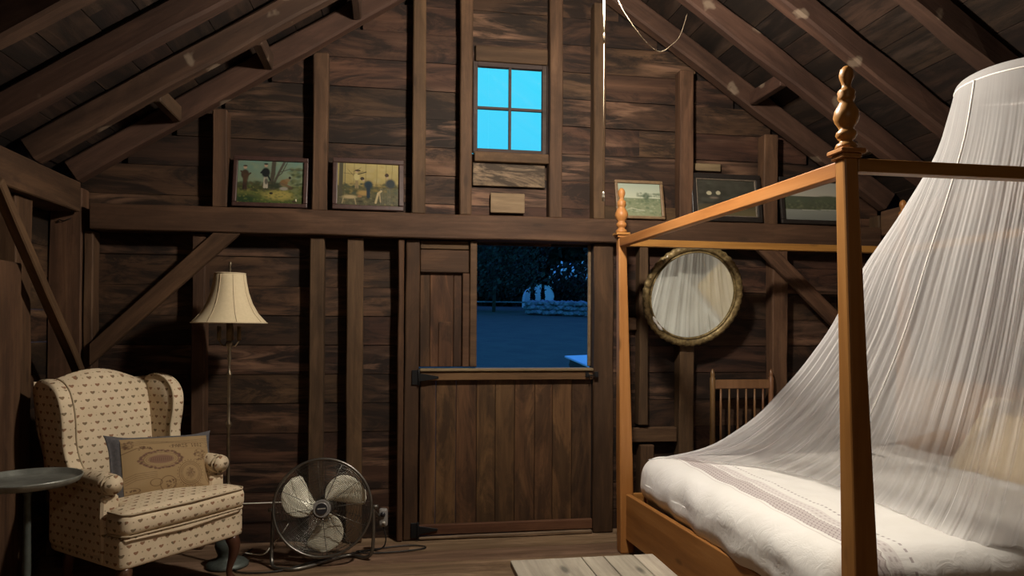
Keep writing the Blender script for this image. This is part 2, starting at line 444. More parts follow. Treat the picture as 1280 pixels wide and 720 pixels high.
# ------------------------------------------------------------------ room numbers (metres; camera stands at x=0,y=0)
YF = 4.45          # room-side face of the end wall studs
YS = 4.548          # inner face of the end wall boards
XL, XR = -1.75, 3.27
XWL, XWR = -1.93, 3.45
RIDGE_X = .762
SL = .66
ZR0 = 3.76         # underside of the rafters at the ridge
YB = -2.6          # wall behind the camera
def zlow(x): return ZR0 - SL * abs(x - RIDGE_X)
RD = .15           # rafter depth measured upright
def zdeck(x): return zlow(x) + RD * 1.2

# ------------------------------------------------------------------ beams
def timber(name, p0, p1, w, h, mat, label, cat, group=None, bevel=.006, parent=None, roll=0, up=(0, 0, 1), wob=.003, kind=None, loc=None):
    """hewn timber from p0 to p1; w = size sideways, h = size along 'up'"""
    p0 = Vector(p0); p1 = Vector(p1); d = (p1 - p0); Ln = d.length; d.normalize()
    upv = Vector(up); side = upv.cross(d).normalized(); u2 = d.cross(side).normalized()
    mb = MB(); n = max(2, int(Ln / .18)); sd = random.random() * 100
    v = []; f = []
    for i in range(n + 1):
        x = -Ln / 2 + Ln * i / n
        for a, b in ((-1, -1), (1, -1), (1, 1), (-1, 1)):
            jy = (noise.noise(Vector((sd + i * .45, a * 3.1, b * 1.7)))) * wob * 2
            jz = (noise.noise(Vector((sd + i * .45 + 50, a * 3.1, b * 1.7)))) * wob * 2
            v.append((x, a * w / 2 + jy, b * h / 2 + jz))
    f.append((0, 3, 2, 1)); b = n * 4; f.append((b, b + 1, b + 2, b + 3))
    for i in range(n):
        for k in range(4):
            l = (k + 1) % 4
            f.append((i * 4 + k, i * 4 + l, i * 4 + 4 + l, i * 4 + 4 + k))
    mb.add(v, f, random.random())
    o = mb.build(name, mat, parent, bevel=bevel)
    R = Matrix((d, side, u2)).transposed().to_4x4()
    o.matrix_world = Matrix.Translation((p0 + p1) / 2) @ R
    return tag(o, label, cat, group, kind)

B = M['beam']; G_ST = 'wall studs above the girt'; G_SB = 'wall studs below the girt'
def stud(x0, x1, z0, z1, label, group, y0=YF, y1=YS - .002, mat=B, name='wall_stud', dx=0):
    c = (x0 + x1) / 2
    return timber(name, (c + dx, (y0 + y1) / 2, z0), (c, (y0 + y1) / 2, z1), y1 - y0, abs(x1 - x0), mat, label, 'stud', group, up=(1, 0, 0))

# girt (the long horizontal beam)
GT, GB = 2.0, 1.85
timber('girt_beam', (-1.70, YF + .035, (GT + GB) / 2), (XR - .005, YF + .035, (GT + GB) / 2 ), .17, GT - GB, B, 'long horizontal hewn beam across the end wall, above the door and under the pictures', 'beam')
# corner posts
stud(-1.925, -1.752, 0, 2.09, 'thick corner post at the left end of the end wall', None, YF - .01, YS - .002, name='corner_post')
stud(-1.745, -1.695, 0, GB - .004, 'thin upright nailed beside the left corner post, below the long beam', None, YF, YS - .002, name='corner_stud')
stud(XR + .005, XR + .17, 0, 2.09, 'corner post behind the white net at the right end of the end wall', None, YF - .01, YS - .002, name='corner_post')
# lower studs
lo = GB - .004
stud(-1.158, -1.083, 0.002, lo, 'stud behind the lamp, crossed by the left diagonal brace', G_SB)
stud(-.493, -.410, 0.002, lo, 'stud just left of the fan top, running from floor to long beam', G_SB)
stud(-.275, -.180, 0.002, lo, 'stud rising right behind the fan, between lamp and door', G_SB)
stud(1.573, 1.632, .68, lo, 'narrow stud behind the left edge of the round mirror', G_SB)
stud(1.845, 1.945, 0.002, lo, 'stud directly below the round mirror, left of the spindle chair', G_SB)
stud(2.500, 2.608, 0.002, lo - .01, 'rough stud crossed by the right diagonal brace, behind the spindle chair', G_SB)
stud(1.583, 1.675, .002, .553, 'short stud under the low rail, right of the far bed post', G_SB)
# upper studs (gable)
def gst(x0, x1, label): return stud(x0, x1, GT + .004, min(zlow(x0), zlow(x1)) + .02, label, G_ST)
gst(-1.052, -.972, 'gable stud left of the hunting picture with the big tree')
gst(-.484, -.396, 'gable stud between the two hunting pictures')
gst(.109, .192, 'gable stud right of the yellowish hunting picture')
gst(.404, .480, 'gable stud forming the left side of the small window bay')
gst(.972, 1.056, 'gable stud forming the right side of the small window bay')
gst(1.262, 1.340, 'gable stud behind the hanging pull cord')
gst(1.845, 1.940, 'gable stud right of the small pale landscape picture')
gst(2.435, 2.538, 'gable stud between the two dark pictures on the right')
# braces
def brace(poly, y0, y1, label):
    c = Vector((sum(p[0] for p in poly) / 4, (y0 + y1) / 2, sum(p[1] for p in poly) / 4))
    d = Vector((poly[1][0] - poly[2][0], 0, poly[1][1] - poly[2][1])).normalized(); a = math.atan2(d.z, d.x)
    ca, sa = math.cos(-a), math.sin(-a)
    mb = MB(); mb.prism([((x - c.x) * ca - (z - c.z) * sa, (x - c.x) * sa + (z - c.z) * ca) for x, z in poly], y0 - c.y, y1 - c.y, 'y', .4)
    o = mb.build('diagonal_brace', B, bevel=.005, loc=c, rot=(0, -a, 0)); return tag(o, label, 'brace')
brace([(-1.035, GB - .003), (-.885, GB - .003), (-1.694, 1.075), (-1.694, 1.20)], YF - .045, YF - .004, 'diagonal brace rising from the left corner post to the long beam, left of the lamp')
brace([(2.49, GB - .003), (2.345, GB - .003), (3.268, 1.00), (3.268, 1.13)], YF - .045, YF - .004, 'diagonal brace running down to the right behind the spindle chair')
timber('diagonal_brace', (XL + .045, 3.45, 1.93), (XL + .045, 4.32, 1.04), .05, .055, B, 'diagonal brace on the left side wall, ending in the corner post', 'brace')
# low rails right of the door
timber('low_rail', (1.50, YF + .045, .615), (1.838, YF + .045, .615), .05, .095, B, 'short horizontal rail low on the wall between far bed post and chair', 'rail')
timber('low_rail', (1.50, YF + .075, 1.335), (1.57, YF + .075, 1.335), .05, .08, B, 'stub of rail left of the mirror, behind the far bed post', 'rail')
# left wall plate, stub post and stud
timber('wall_plate', (-1.84, YF - .03, 2.03), (-1.84, YB + .3, 2.03), .18, .17, B, 'horizontal plate beam on top of the left side wall', 'beam')
timber('wall_plate', (XR + .09, YF - .03, 2.03), (XR + .09, YB + .3, 2.03), .18, .17, B, 'horizontal plate beam on top of the right side wall, behind the net', 'beam')
stud(-1.925, -1.755, 0.002, 1.60, 'short thick post cut off at shoulder height against the left wall', None, 3.36, 3.79, name='stub_post')
stud(-1.925, -1.80, 0.002, 1.94, 'side wall stud behind the stub post on the left', None, 3.82, 3.98, name='wall_stud')
for i, y in enumerate((1.9, .6, -.7)):
    stud(-1.925, -1.80, 0.002, 1.94, 'side wall stud out of view on the left', 'left side wall studs out of view', y, y + .12)
for i, y in enumerate((3.2, 1.9, .6, -.7)):
    stud(XR + .03, XWR - .002, 0.002, 1.94, 'side wall stud on the right side wall behind the bed', 'right side wall studs', y, y + .12)

# rafters
names = {4.40: 'set against the end wall', 3.92: 'second from the end wall', 3.43: 'third from the end wall', 2.90: 'fourth from the end wall'}
yy = [4.40, 3.92, 3.43, 2.90, 2.38, 1.85, 1.3, .75, .2, -.35, -.9, -1.45, -2.0, -2.5]
for sgn in (-1, 1):
    for k, y in enumerate(yy):
        x1 = (XL - .04) if sgn < 0 else (XR + .04)
        a = Vector((x1, y, zlow(x1) + RD / 2 + .012)); b = Vector((RIDGE_X + sgn * .045, y, zlow(RIDGE_X + sgn * .045) + RD / 2))
        sd = 'left' if sgn < 0 else 'right'
        if y in names: lab = f'rafter of the {sd} roof slope, {names[y]}'; g = f'rafters of the {sd} roof slope'
        else: lab = f'rafter of the {sd} roof slope nearer than the fourth from the end wall'; g = f'nearer rafters of the {sd} roof slope'
        timber('rafter', a, b, .085, RD * .84, M['rafter'], lab, 'rafter', g, bevel=.012, wob=.006)
# lookout blocks between wall rafter and the next one
def look(x, sd, where):
    z = zlow(x) + .06
    timber('lookout_block', (x, 3.97, z), (x, 4.35, z), .05, .09, M['rafter'], f'short dark block between the two farthest {sd} rafters, {where}', 'block', 'lookout blocks between the farthest rafters', up=(0, 0, 1))
look(-1.22, 'left', 'lowest of three'); look(-.72, 'left', 'middle of three'); look(-.22, 'left', 'highest of three')
look(2.30, 'right', 'upper one'); look(2.87, 'right', 'lower one')

# ------------------------------------------------------------------ shell
DX0, DX1 = .160, 1.262      # door opening
OZ = GB                      # top of opening (underside of girt)
WX0, WX1, WZ0, WZ1 = .520, .938, 2.442, 2.965   # glass
def back_wall():
    mb = MB(); pitch = .178; rows = int(4.2 / pitch) + 2
    z = -.055
    k = 0
    while z < 3.98:
        z1 = z + pitch
        spans = [(XWL, XWR)]
        zt = z1
        xs_roof0 = RIDGE_X - (zdeck(RIDGE_X) - z1 + .02) / SL; xs_roof1 = RIDGE_X + (zdeck(RIDGE_X) - z1 + .02) / SL
        if zdeck(RIDGE_X) - z1 < .05: break
        lo_, hi_ = max(XWL, xs_roof0), min(XWR, xs_roof1)
        holes = []
        if z < OZ - .01: holes.append((DX0 - .02, DX1 + .02, -1, OZ - .02))
        holes.append((WX0 - .03, WX1 + .03, WZ0 - .03, WZ1 + .03))
        # cut rows into boards at random butt joints hidden behind studs
        cuts = sorted(random.sample([-1.12, -.45, -.23, .15, .44, 1.01, 1.3, 1.6, 1.9, 2.5], 2))
        if z > 2: cuts = sorted(set(cuts + [.442, 1.014]))
        else: cuts = sorted(set(cuts + [.1, 1.33]))
        xs = [lo_] + [c for c in cuts if lo_ < c < hi_] + [hi_]
        for i in range(len(xs) - 1):
            segs = [(xs[i], xs[i + 1], z, z1)]
            for hx0, hx1, hz0, hz1 in holes:
                new = []
                for a, b, c, d in segs:
                    if b <= hx0 or a >= hx1 or d <= hz0 or c >= hz1: new.append((a, b, c, d)); continue
                    if a < hx0: new.append((a, hx0, c, d))
                    if b > hx1: new.append((hx1, b, c, d))
                    m0, m1 = max(a, hx0), min(b, hx1)
                    if c < hz0: new.append((m0, m1, c, hz0))
                    if d > hz1: new.append((m0, m1, hz1, d))
                segs = new
            r = random.random(); off = random.uniform(-.004, .004)
            for a, b, c, d in segs:
                if b - a < .003 or d - c < .003: continue
                mb.box(a + .0005, b - .0005, YS + off, YS + .025 + off, c + random.uniform(.001, .0045), d - .001, r)
        z = z1; k += 1
    return mb
mb = back_wall()
w = mb.build('wall_back', M['siding'], None); tag(w, kind='structure')
# outer sheathing keeps the daylight out except for a few slits (gable) 
def outer():
    mb = MB(); Y0, Y1 = YS + .032, YS + .05
    mb.box(XWL, DX0 - .02, Y0, Y1, -.1, 2.0, .5); mb.box(DX1 + .02, XWR, Y0, Y1, -.1, 2.0, .5)
    mb.box(DX0 - .02, DX1 + .02, Y0, Y1, OZ, 2.0, .5)
    def tri(x0, x1, z0):
        p = [(x0, z0), (x1, z0), (x1, zdeck(x1) + .02)]
        if x0 < RIDGE_X < x1: p.append((RIDGE_X, zdeck(RIDGE_X) + .02))
        p.append((x0, zdeck(x0) + .02)); mb.prism(p, Y0, Y1, 'y')
    slits = [(.360, .385, 2.845, 2.852)]
    tri(XWL, .350, 2.0); tri(WX1 + .03, XWR, 2.0)
    mb.box(.350, WX0 - .03, Y0, Y1, 2.0, 2.48, .5); mb.box(.392, WX0 - .03, Y0, Y1, 2.48, 2.86, .5)
    mb.box(.350, .392, Y0, Y1, 2.487, 2.848, .5); tri(.350, WX0 - .03, 2.86)
    mb.box(WX0 - .03, WX1 + .03, Y0, Y1, 2.0, WZ0 - .03, .5); tri(WX0 - .03, WX1 + .03, WZ1 + .03)
    return mb
w = outer().build('wall_back_sheathing', M['deck'], None); tag(w, kind='structure')

def board_wall(name, axis, p, a0, a1, z0, z1, mat, t=.025):
    mb = MB(); z = z0
    while z < z1 - .01:
        d = min(z + .18, z1); r = random.random()
        if axis == 'x': mb.box(p, p + t, a0, a1, z + .002, d, r)
        else: mb.box(a0, a1, p, p + t, z + .002, d, r)
        z = d
    o = mb.build(name, mat); return tag(o, kind='structure')
M['side'] = wood('side_wall_boards', (0.0171, 0.0083, 0.0041), (0.0482, 0.0245, 0.0119), (0.0972, 0.0526, 0.0252), 'Y', stain=.8, streak=.6, var=.75, fine=30, knots=.5)
board_wall('wall_left', 'x', XWL - .027, YB, YS + .03, -.05, 2.12, M['side'])
board_wall('wall_right', 'x', XWR + .002, YB, YS + .03, -.05, 2.12, M['side'])
mb = MB(); z = -.05
while z < 3.9:
    d = z + .18; half = (zdeck(RIDGE_X) - d) / SL
    if half < .1: break
    mb.box(max(XWL, RIDGE_X - half), min(XWR, RIDGE_X + half), YB - .03, YB, z + .001, d); z = d
tag(mb.build('wall_front', M['siding']), kind='structure')
# roof boarding
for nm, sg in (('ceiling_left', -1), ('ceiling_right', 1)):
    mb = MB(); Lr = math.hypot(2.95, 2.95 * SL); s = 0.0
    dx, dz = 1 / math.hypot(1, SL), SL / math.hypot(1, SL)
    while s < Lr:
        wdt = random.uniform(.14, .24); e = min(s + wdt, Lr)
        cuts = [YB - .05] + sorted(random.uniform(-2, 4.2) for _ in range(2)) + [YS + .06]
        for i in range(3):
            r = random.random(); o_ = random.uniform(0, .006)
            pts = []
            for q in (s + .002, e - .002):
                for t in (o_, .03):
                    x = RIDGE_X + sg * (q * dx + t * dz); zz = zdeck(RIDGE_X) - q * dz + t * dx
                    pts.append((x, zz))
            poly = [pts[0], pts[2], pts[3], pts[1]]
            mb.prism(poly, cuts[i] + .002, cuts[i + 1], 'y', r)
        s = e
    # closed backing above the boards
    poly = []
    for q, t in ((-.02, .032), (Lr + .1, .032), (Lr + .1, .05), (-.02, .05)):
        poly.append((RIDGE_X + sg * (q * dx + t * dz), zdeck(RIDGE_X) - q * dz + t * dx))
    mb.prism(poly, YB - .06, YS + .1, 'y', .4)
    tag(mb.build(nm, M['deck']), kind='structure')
# floor
mb = MB(); y = YB
while y < YS + .03:
    wd = random.uniform(.17, .24); e = min(y + wd, YS + .03)
    cuts = [XWL - .03] + sorted(random.uniform(-1.6, 3.2) for _ in range(1)) + [XWR + .03]
    for i in range(len(cuts) - 1):
        mb.box(cuts[i] + .001, cuts[i + 1] - .001, y + .002, e - .0015, -.03, random.uniform(-.002, 0))
    y = e
mb.box(XWL - .03, XWR + .03, YB, YS + .03, -.06, -.032, .3)
tag(mb.build('floor', M['floor']), kind='structure')

# ------------------------------------------------------------------ door
PO = M['post']
timber('door_post', (.113, YF + .058, .002), (.118, YF + .058, OZ - .004), .115, .085, PO, 'upright post at the left side of the plank door', 'post', up=(1, 0, 0))
timber('door_post', (.050, YF + .05, .002), (.048, YF + .05, OZ - .004), .13, .035, PO, 'thin strip of timber along the left door post', 'post', up=(1, 0, 0))
timber('door_post', (1.335, YF + .058, .002), (1.332, YF + .058, OZ - .004), .115, .13, PO, 'upright post between the plank door and the far bed post', 'post', up=(1, 0, 0))
timber('door_threshold', (.165, YF + .06, .012), (1.262, YF + .06, .012), .14, .022, M['floor'], 'worn wooden threshold board under the plank door', 'threshold')
door = empty('door_1', (.165, YF, .03)); tag(door, 'lower leaf of the vertical-plank barn door, closed', kind='structure')
mb = MB(); x = .168 - .165; ws = [.098, .125, .128, .118, .122, .128, .115, .125, .130]
tot = sum(ws); sc = (1.262 - .168) / tot
for wv in ws:
    mb.box(x + .001, x + wv * sc - .001, .03, .055, .03, .96, random.random()); x += wv * sc
mb.build('plank_panel', M['doorwood'], door, bevel=.003)
def relbox(name, x0, x1, y0, y1, z0, z1, mat, parent, bevel=.004, rnd=None, label=None):
    mb = MB(); mb.box(x0, x1, y0, y1, z0, z1, rnd); o = mb.build(name, mat, parent, bevel=bevel)
    if label: tag(o, label)
    return o
relbox('top_rail', .0, 1.095, -.005, .03, .948, 1.003, M['doorrail'], door)
relbox('cap_board', .0, 1.095, -.02, .075, 1.004, 1.022, M['pale_board'], door, label='pale worn board on top of the lower door leaf')
relbox('bottom_rail', .0, 1.098, .0, .03, .0, .062, M['doorrail'], door)
def hinge(zc, zt):
    mb = MB()
    mb.box(-.048, -.003, -.010, -.001, zc - .045, zc + .045)
    mb.prism([(-.003, zc - .026), (-.003, zc + .026), (.115, zc + .006), (.115, zc - .006)], -.012, -.0055, 'y')
    mb.tube([(-.006, -.012, zc - .05), (-.006, -.012, zc + .05)], .007, 8)
    mb.build('strap_hinge', M['black_iron'], door, bevel=.0015)
hinge(.968, 0); hinge(.035, 0)
mb = MB(); mb.tube([(1.05, -.014, .985), (1.085, -.02, .975), (1.11, -.014, .985)], .005, 6)
mb.box(1.045, 1.065, -.02, -.005, .965, 1.0); mb.box(1.10, 1.125, -.03, -.017, .965, 1.0); mb.tube([(1.07, -.02, .95), (1.07, -.02, .985)], .004, 6)
mb.build('latch', M['black_iron'], door, bevel=.001)
relbox('light_stop', -.03, .01, .065, .10, -.03, 1.02, PO, door); relbox('light_stop', 1.085, 1.12, .065, .10, -.03, 1.02, PO, door); relbox('light_stop', .011, 1.084, .065, .10, -.03, .04, PO, door)  # strips added behind the leaf edges to block daylight at the gaps
# fixed upper panel left of the opening
pn = empty('door_2', (.165, YF, 1.06)); tag(pn, 'fixed upper door panel left of the dark opening', kind='structure')
H2 = 1.845 - 1.06
mb = MB(); xs = [.0, .062, .208, .262]
for i in range(3): mb.box(xs[i] + .001, xs[i + 1] - .001, .04, .062, .0, H2 - .20)
mb.build('plank_panel', M['doorwood'], pn, bevel=.003)
relbox('top_rail', .0, .300, .01, .04, H2 - .20, H2 - .06, PO, pn)
relbox('head_strip', .0, .300, .02, .05, H2 - .055, H2 - .002, PO, pn)
relbox('side_stile', .262, .305, .012, .06, .0, H2 - .202, PO, pn)
relbox('edge_stile', .307, .350, .0, .06, .0, H2 - .002, B, pn)
relbox('back_board', -.03, .350, .064, .09, .0, H2 - .002, M['doorwood'], pn)
relbox('patch_board', .115, .195, .030, .0395, .0, .28, M['doorwood'], pn)
relbox('trim_1', .0, .02, 0, .02, 0, .785, M['pale_board'], None).location = (1.244, YF + .06, 1.06)
bpy.data.objects['trim_1']['kind'] = 'structure'

# ------------------------------------------------------------------ gable window
win = empty('window_1', (.73, YF, 2.70)); tag(win, 'small four-pane window in the gable', kind='structure')
cx, cz = .73, 2.70
gx0, gx1, gz0, gz1 = WX0 - cx, WX1 - cx, WZ0 - cz, WZ1 - cz
M['sash'] = wood('dark_sash_wood', (.02, .013, .011), (.045, .03, .026), (.075, .052, .045), 'X', var=.1, fine=30)
mb = MB(); t = .028
mb.box(gx0 - t, gx0, .07, .11, gz0 - t, gz1 + t); mb.box(gx1, gx1 + t, .07, .11, gz0 - t, gz1 + t)
mb.box(gx0, gx1, .07, .11, gz0 - t, gz0); mb.box(gx0, gx1, .07, .11, gz1, gz1 + t)
sash = mb.build('sash', M['sash'], win, bevel=.003)
mb = MB(); mx_ = (gx0 + gx1) / 2; mz = (gz0 + gz1) / 2 - .0
mb.box(mx_ - .008, mx_ + .008, .078, .102, gz0, gz1); mb.box(gx0, mx_ - .009, .08, .10, mz - .008, mz + .008); mb.box(mx_ + .009, gx1, .08, .10, mz - .008, mz + .008)
mb.build('muntin', M['sash'], sash)
for a, b in ((gx0, mx_ - .008), (mx_ + .008, gx1)):
    for c, d in ((gz0, mz - .008), (mz + .008, gz1)):
        mb = MB(); mb.box(a, b, .089, .092, c, d, .5); mb.build('window_pane', M['glass'], sash)
relbox('head_casing', -.225, .24, .06, .10, gz1 + t + .002, gz1 + t + .10, B, win)
relbox('window_sill', -.232, .245, .03, .115, gz0 - t - .062, gz0 - t - .002, M['post'], win)
relbox('side_casing', -.232, gx0 - t - .002, .065, .11, gz0 - t, gz1 + t, M['sash'], win)
relbox('side_casing', gx1 + t + .002, .245, .065, .11, gz0 - t, gz1 + t, M['sash'], win)
# boards under the window
relbox('under_window_board', -.228, .238, 0, .02, 0, .155, M['smoked'], None).location = (.72, YS - .03, 2.205)
tag(bpy.data.objects['under_window_board'], 'wide smoke-stained pale board under the small gable window', 'board')
o = relbox('wood_block', -.11, .11, 0, .02, 0, .125, M['pale_board'], None); o.location = (.715, YF + .06, GT + .035)
tag(o, 'small light rectangular board standing on the long beam under the window', 'board')
o = relbox('wood_block', -.10, .10, 0, .025, 0, .05, M['pale_board'], None); o.location = (2.06, YS - .03, 2.36)
tag(o, 'short light board fixed just above the dark picture with two pale figures', 'board')
o = relbox('ledge_board', -.25, .25, 0, .03, 0, .10, M['post'], None); o.location = (1.592, YF + .062, GT + .003)
tag(o, 'low board standing on the long beam behind the small pale landscape picture', 'board')

# ------------------------------------------------------------------ painting surfaces
class Canvas:
    def __init__(s, w, h, c): s.w, s.h = w, h; s.a = np.zeros((h, w, 3)); s.a[:] = c; s.y, s.x = np.mgrid[0:h, 0:w]; s.x = (s.x + .5) / w; s.y = 1 - (s.y + .5) / h; s.rs = np.random.RandomState(3)
    def put(s, m, c, k=1.0): m = np.clip(m, 0, 1)[..., None] * k; s.a = s.a * (1 - m) + np.array(c) * m
    def vgrad(s, y0, y1, c0, c1):
        t = np.clip((s.y - y0) / (y1 - y0), 0, 1)[..., None]; m = ((s.y >= y0) & (s.y <= y1))[..., None]
        s.a = np.where(m, np.array(c0) * (1 - t) + np.array(c1) * t, s.a)
    def ell(s, cx, cy, rx, ry, c, k=1, soft=.15, rot=0):
        dx, dy = s.x - cx, s.y - cy
        u = (dx * math.cos(rot) + dy * math.sin(rot)) / rx; v = (-dx * math.sin(rot) + dy * math.cos(rot)) / ry
        s.put((1 - np.sqrt(u * u + v * v)) / soft, c, k)
    def ring(s, cx, cy, rx, ry, w, c, k=1):
        d = np.sqrt(((s.x - cx) / rx) ** 2 + ((s.y - cy) / ry) ** 2); s.put((w - abs(d - 1)) / (w * .5), c, k)
    def line(s, p, w, c, k=1, asp=None):
        asp = asp or s.w / s.h
        for (x0, y0), (x1, y1) in zip(p[:-1], p[1:]):
            ax, ay, bx, by = x0 * asp, y0, x1 * asp, y1; px, py = s.x * asp, s.y
            L2 = (bx - ax) ** 2 + (by - ay) ** 2 + 1e-9; t = np.clip(((px - ax) * (bx - ax) + (py - ay) * (by - ay)) / L2, 0, 1)
            d = np.hypot(px - ax - t * (bx - ax), py - ay - t * (by - ay)); s.put((w - d) / (w * .4), c, k)
    def blobs(s, n, x0, x1, y0, y1, r, cols, k=.5):
        for _ in range(n):
            c = cols[s.rs.randint(len(cols))]; q = r * s.rs.uniform(.4, 1.2)
            s.ell(s.rs.uniform(x0, x1), s.rs.uniform(y0, y1), q, q * s.w / s.h * .7, c, k * s.rs.uniform(.4, 1), .6)
    def person(s, x, y, h, coat, legs, skin=(.3, .2, .13)):
        s.line([(x - .015, y), (x - .008, y + h * .45)], h * .055, legs); s.line([(x + .02, y), (x + .008, y + h * .45)], h * .055, legs)
        s.ell(x, y + h * .62, h * .13, h * .24, coat, 1, .3); s.ell(x, y + h * .92, h * .055, h * .08, skin, 1, .3); s.ell(x, y + h * .985, h * .07, h * .04, coat, 1, .3)
FONT = {'A': '01110100011000111111100011000110001', 'E': '11111100001000011110100001000011111', 'I': '11111001000010000100001000010011111', 'P': '11110100011000111110100001000010000',
        'R': '11110100011000111110101001001010001', 'S': '01111100001000001110000010000111110', '1': '00100011000010000100001000010001110', '8': '01110100011000101110100011000101110', '2': '01110100010000100010001000100011111'}
def text(cv, t, x, y, hgt, c, k=.8, adv=1.5):
    ph = hgt / 7; pw = ph * cv.h / cv.w
    for ch in t:
        if ch in FONT:
            for i, b in enumerate(FONT[ch]):
                if b == '1':
                    r, q = divmod(i, 5); x0 = x + q * pw; y0 = y + (6 - r) * ph
                    cv.put(((cv.x >= x0) & (cv.x < x0 + pw) & (cv.y >= y0) & (cv.y < y0 + ph)).astype(float), c, k)
        x += pw * 5 * adv
def canvas_mesh(name, cv, fn, mat, parent):
    """surface whose vertices carry the canvas colours; fn(u,v)->point"""
    w, h = cv.w, cv.h; v = []; cols = []
    for j in range(h):
        for i in range(w):
            v.append(fn(i / (w - 1), 1 - j / (h - 1)))
    f = [(j * w + i, (j + 1) * w + i, (j + 1) * w + i + 1, j * w + i + 1) for j in range(h - 1) for i in range(w - 1)]
    me = bpy.data.meshes.new(name); me.from_pydata(v, [], f)
    a = me.color_attributes.new('Col', 'FLOAT_COLOR', 'POINT')
    c4 = np.ones((h * w, 4)); c4[:, :3] = cv.a.reshape(-1, 3); a.data.foreach_set('color', c4.ravel())
    me.polygons.foreach_set('use_smooth', [True] * len(me.polygons)); me.materials.append(mat)
    o = bpy.data.objects.new(name, me); COL.objects.link(o); o.parent = parent
    return o

M['frame_dark'] = plain('dark_frame_wood', (.045, .022, .018), .4, 0, .3, 30)
M['frame_black'] = plain('black_frame_wood', (.018, .014, .012), .4, 0, .3, 30)
M['frame_brown'] = plain('brown_frame_wood', (.17, .105, .055), .45, 0, .25, 30)
M['slip'] = plain('worn_gilt_slip', (.15, .12, .09), .5, .2, .3, 40)
def picture(x, w, h, fw, fmat, cv, label, lean, slip=False, y=YF - .028, slipc=None, rz=0, back=True):
    root = empty('framed_picture', (x, y, GT + .012), rz, label, 'picture', 'framed pictures standing on the long beam')
    root.rotation_euler = (-lean, 0, rz)
    mb = MB()
    for a, b, c, d in ((-w / 2, w / 2, h - fw, h), (-w / 2, w / 2, 0, fw), (-w / 2, -w / 2 + fw, fw, h - fw), (w / 2 - fw, w / 2, fw, h - fw)):
        mb.box(a, b, 0, .022, c, d, .5)
    mb.build('frame', fmat, root, bevel=.005, seg=2)
    if slip:
        s = .008; mb = MB(); a0, a1, b0, b1 = -w / 2 + fw, w / 2 - fw, fw, h - fw
        for a, b, c, d in ((a0, a1, b1 - s, b1), (a0, a1, b0, b0 + s), (a0, a0 + s, b0 + s, b1 - s), (a1 - s, a1, b0 + s, b1 - s)):
            mb.box(a, b, .004, .016, c, d, .5)
        mb.build('inner_slip', M['slip'], root, bevel=.002)
    canvas_mesh('print', cv, lambda u, v: (-w / 2 + fw + u * (w - 2 * fw), .014, fw + v * (h - 2 * fw)), M['painted'], root)
    mb = MB(); mb.box(-w / 2 + .01, w / 2 - .01, .023, .027, .01, h - .01, .5); mb.build('backing', M['frame_dark'], root)
    return root
# 1: hunters by a big tree
c = Canvas(150, 112, (.10, .12, .08)); c.vgrad(.42, 1, (.13, .15, .085), (.10, .17, .14)); c.vgrad(0, .42, (.04, .06, .015), (.10, .10, .03))
c.blobs(90, 0, 1, .5, 1, .09, [(.16, .19, .12), (.08, .14, .12), (.14, .15, .09)], .35)
c.blobs(160, 0, .5, .28, .5, .05, [(.03, .035, .015), (.06, .05, .02), (.02, .03, .012)], .7); c.ell(.62, .2, .3, .15, (.25, .20, .055), .85, .5); c.ell(.1, .08, .3, .16, (.014, .03, .012), .95, .6)
c.blobs(200, 0, 1, 0, .4, .03, [(.02, .04, .01), (.17, .15, .04), (.09, .11, .03), (.04, .045, .02)], .6); c.blobs(110, .78, 1, .15, .85, .05, [(.045, .06, .02), (.11, .12, .05), (.02, .03, .012)], .7)
c.line([(.54, 1), (.53, .7), (.50, .42)], .055, (.045, .038, .026)); c.line([(.55, .48), (.62, .74), (.70, 1)], .03, (.05, .042, .03)); c.line([(.62, .74), (.78, .83), (.98, .80)], .010, (.05, .045, .03)); c.line([(.57, .6), (.66, .72), (.74, .98)], .012, (.04, .035, .025))
c.ell(.53, .42, .17, .12, (.022, .026, .016), .95, .5); c.blobs(40, .4, .68, .3, .5, .04, [(.02, .025, .014), (.05, .045, .025)], .8)
c.person(.11, .33, .55, (.035, .022, .013), (.03, .018, .012)); c.line([(.05, .74), (.13, .62), (.19, .70)], .022, (.04, .025, .014)); c.line([(.10, .40), (.09, .33)], .018, (.02, .012, .01)); c.ell(.12, .58, .05, .14, (.05, .028, .015), .9, .4)
c.person(.42, .38, .56, (.008, .010, .010), (.28, .25, .19)); c.line([(.35, .72), (.40, .80), (.45, .74)], .025, (.008, .01, .01)); c.line([(.44, .70), (.49, .55)], .02, (.01, .012, .01)); c.ell(.43, .52, .03, .09, (.02, .02, .018), .8, .4)
c.ell(.70, .50, .07, .09, (.13, .075, .03), 1, .3); c.ell(.75, .56, .05, .05, (.16, .10, .045), .9, .4); c.ell(.785, .62, .022, .032, (.02, .014, .01)); c.line([(.66, .48), (.80, .40)], .03, (.10, .065, .035)); c.ell(.70, .36, .08, .05, (.20, .18, .15), .95, .4); c.ell(.80, .37, .05, .04, (.05, .035, .02), .9, .4)
c.ell(.51, .24, .03, .03, (.015, .014, .01)); c.ell(.89, .09, .013, .035, (.5, .45, .35)); c.ell(.86, .06, .035, .03, (.035, .025, .015), .9)
picture(-.724, .43, .315, .026, M['frame_dark'], c, 'framed hunting scene with a big tree and three figures, leftmost picture on the beam', .18)
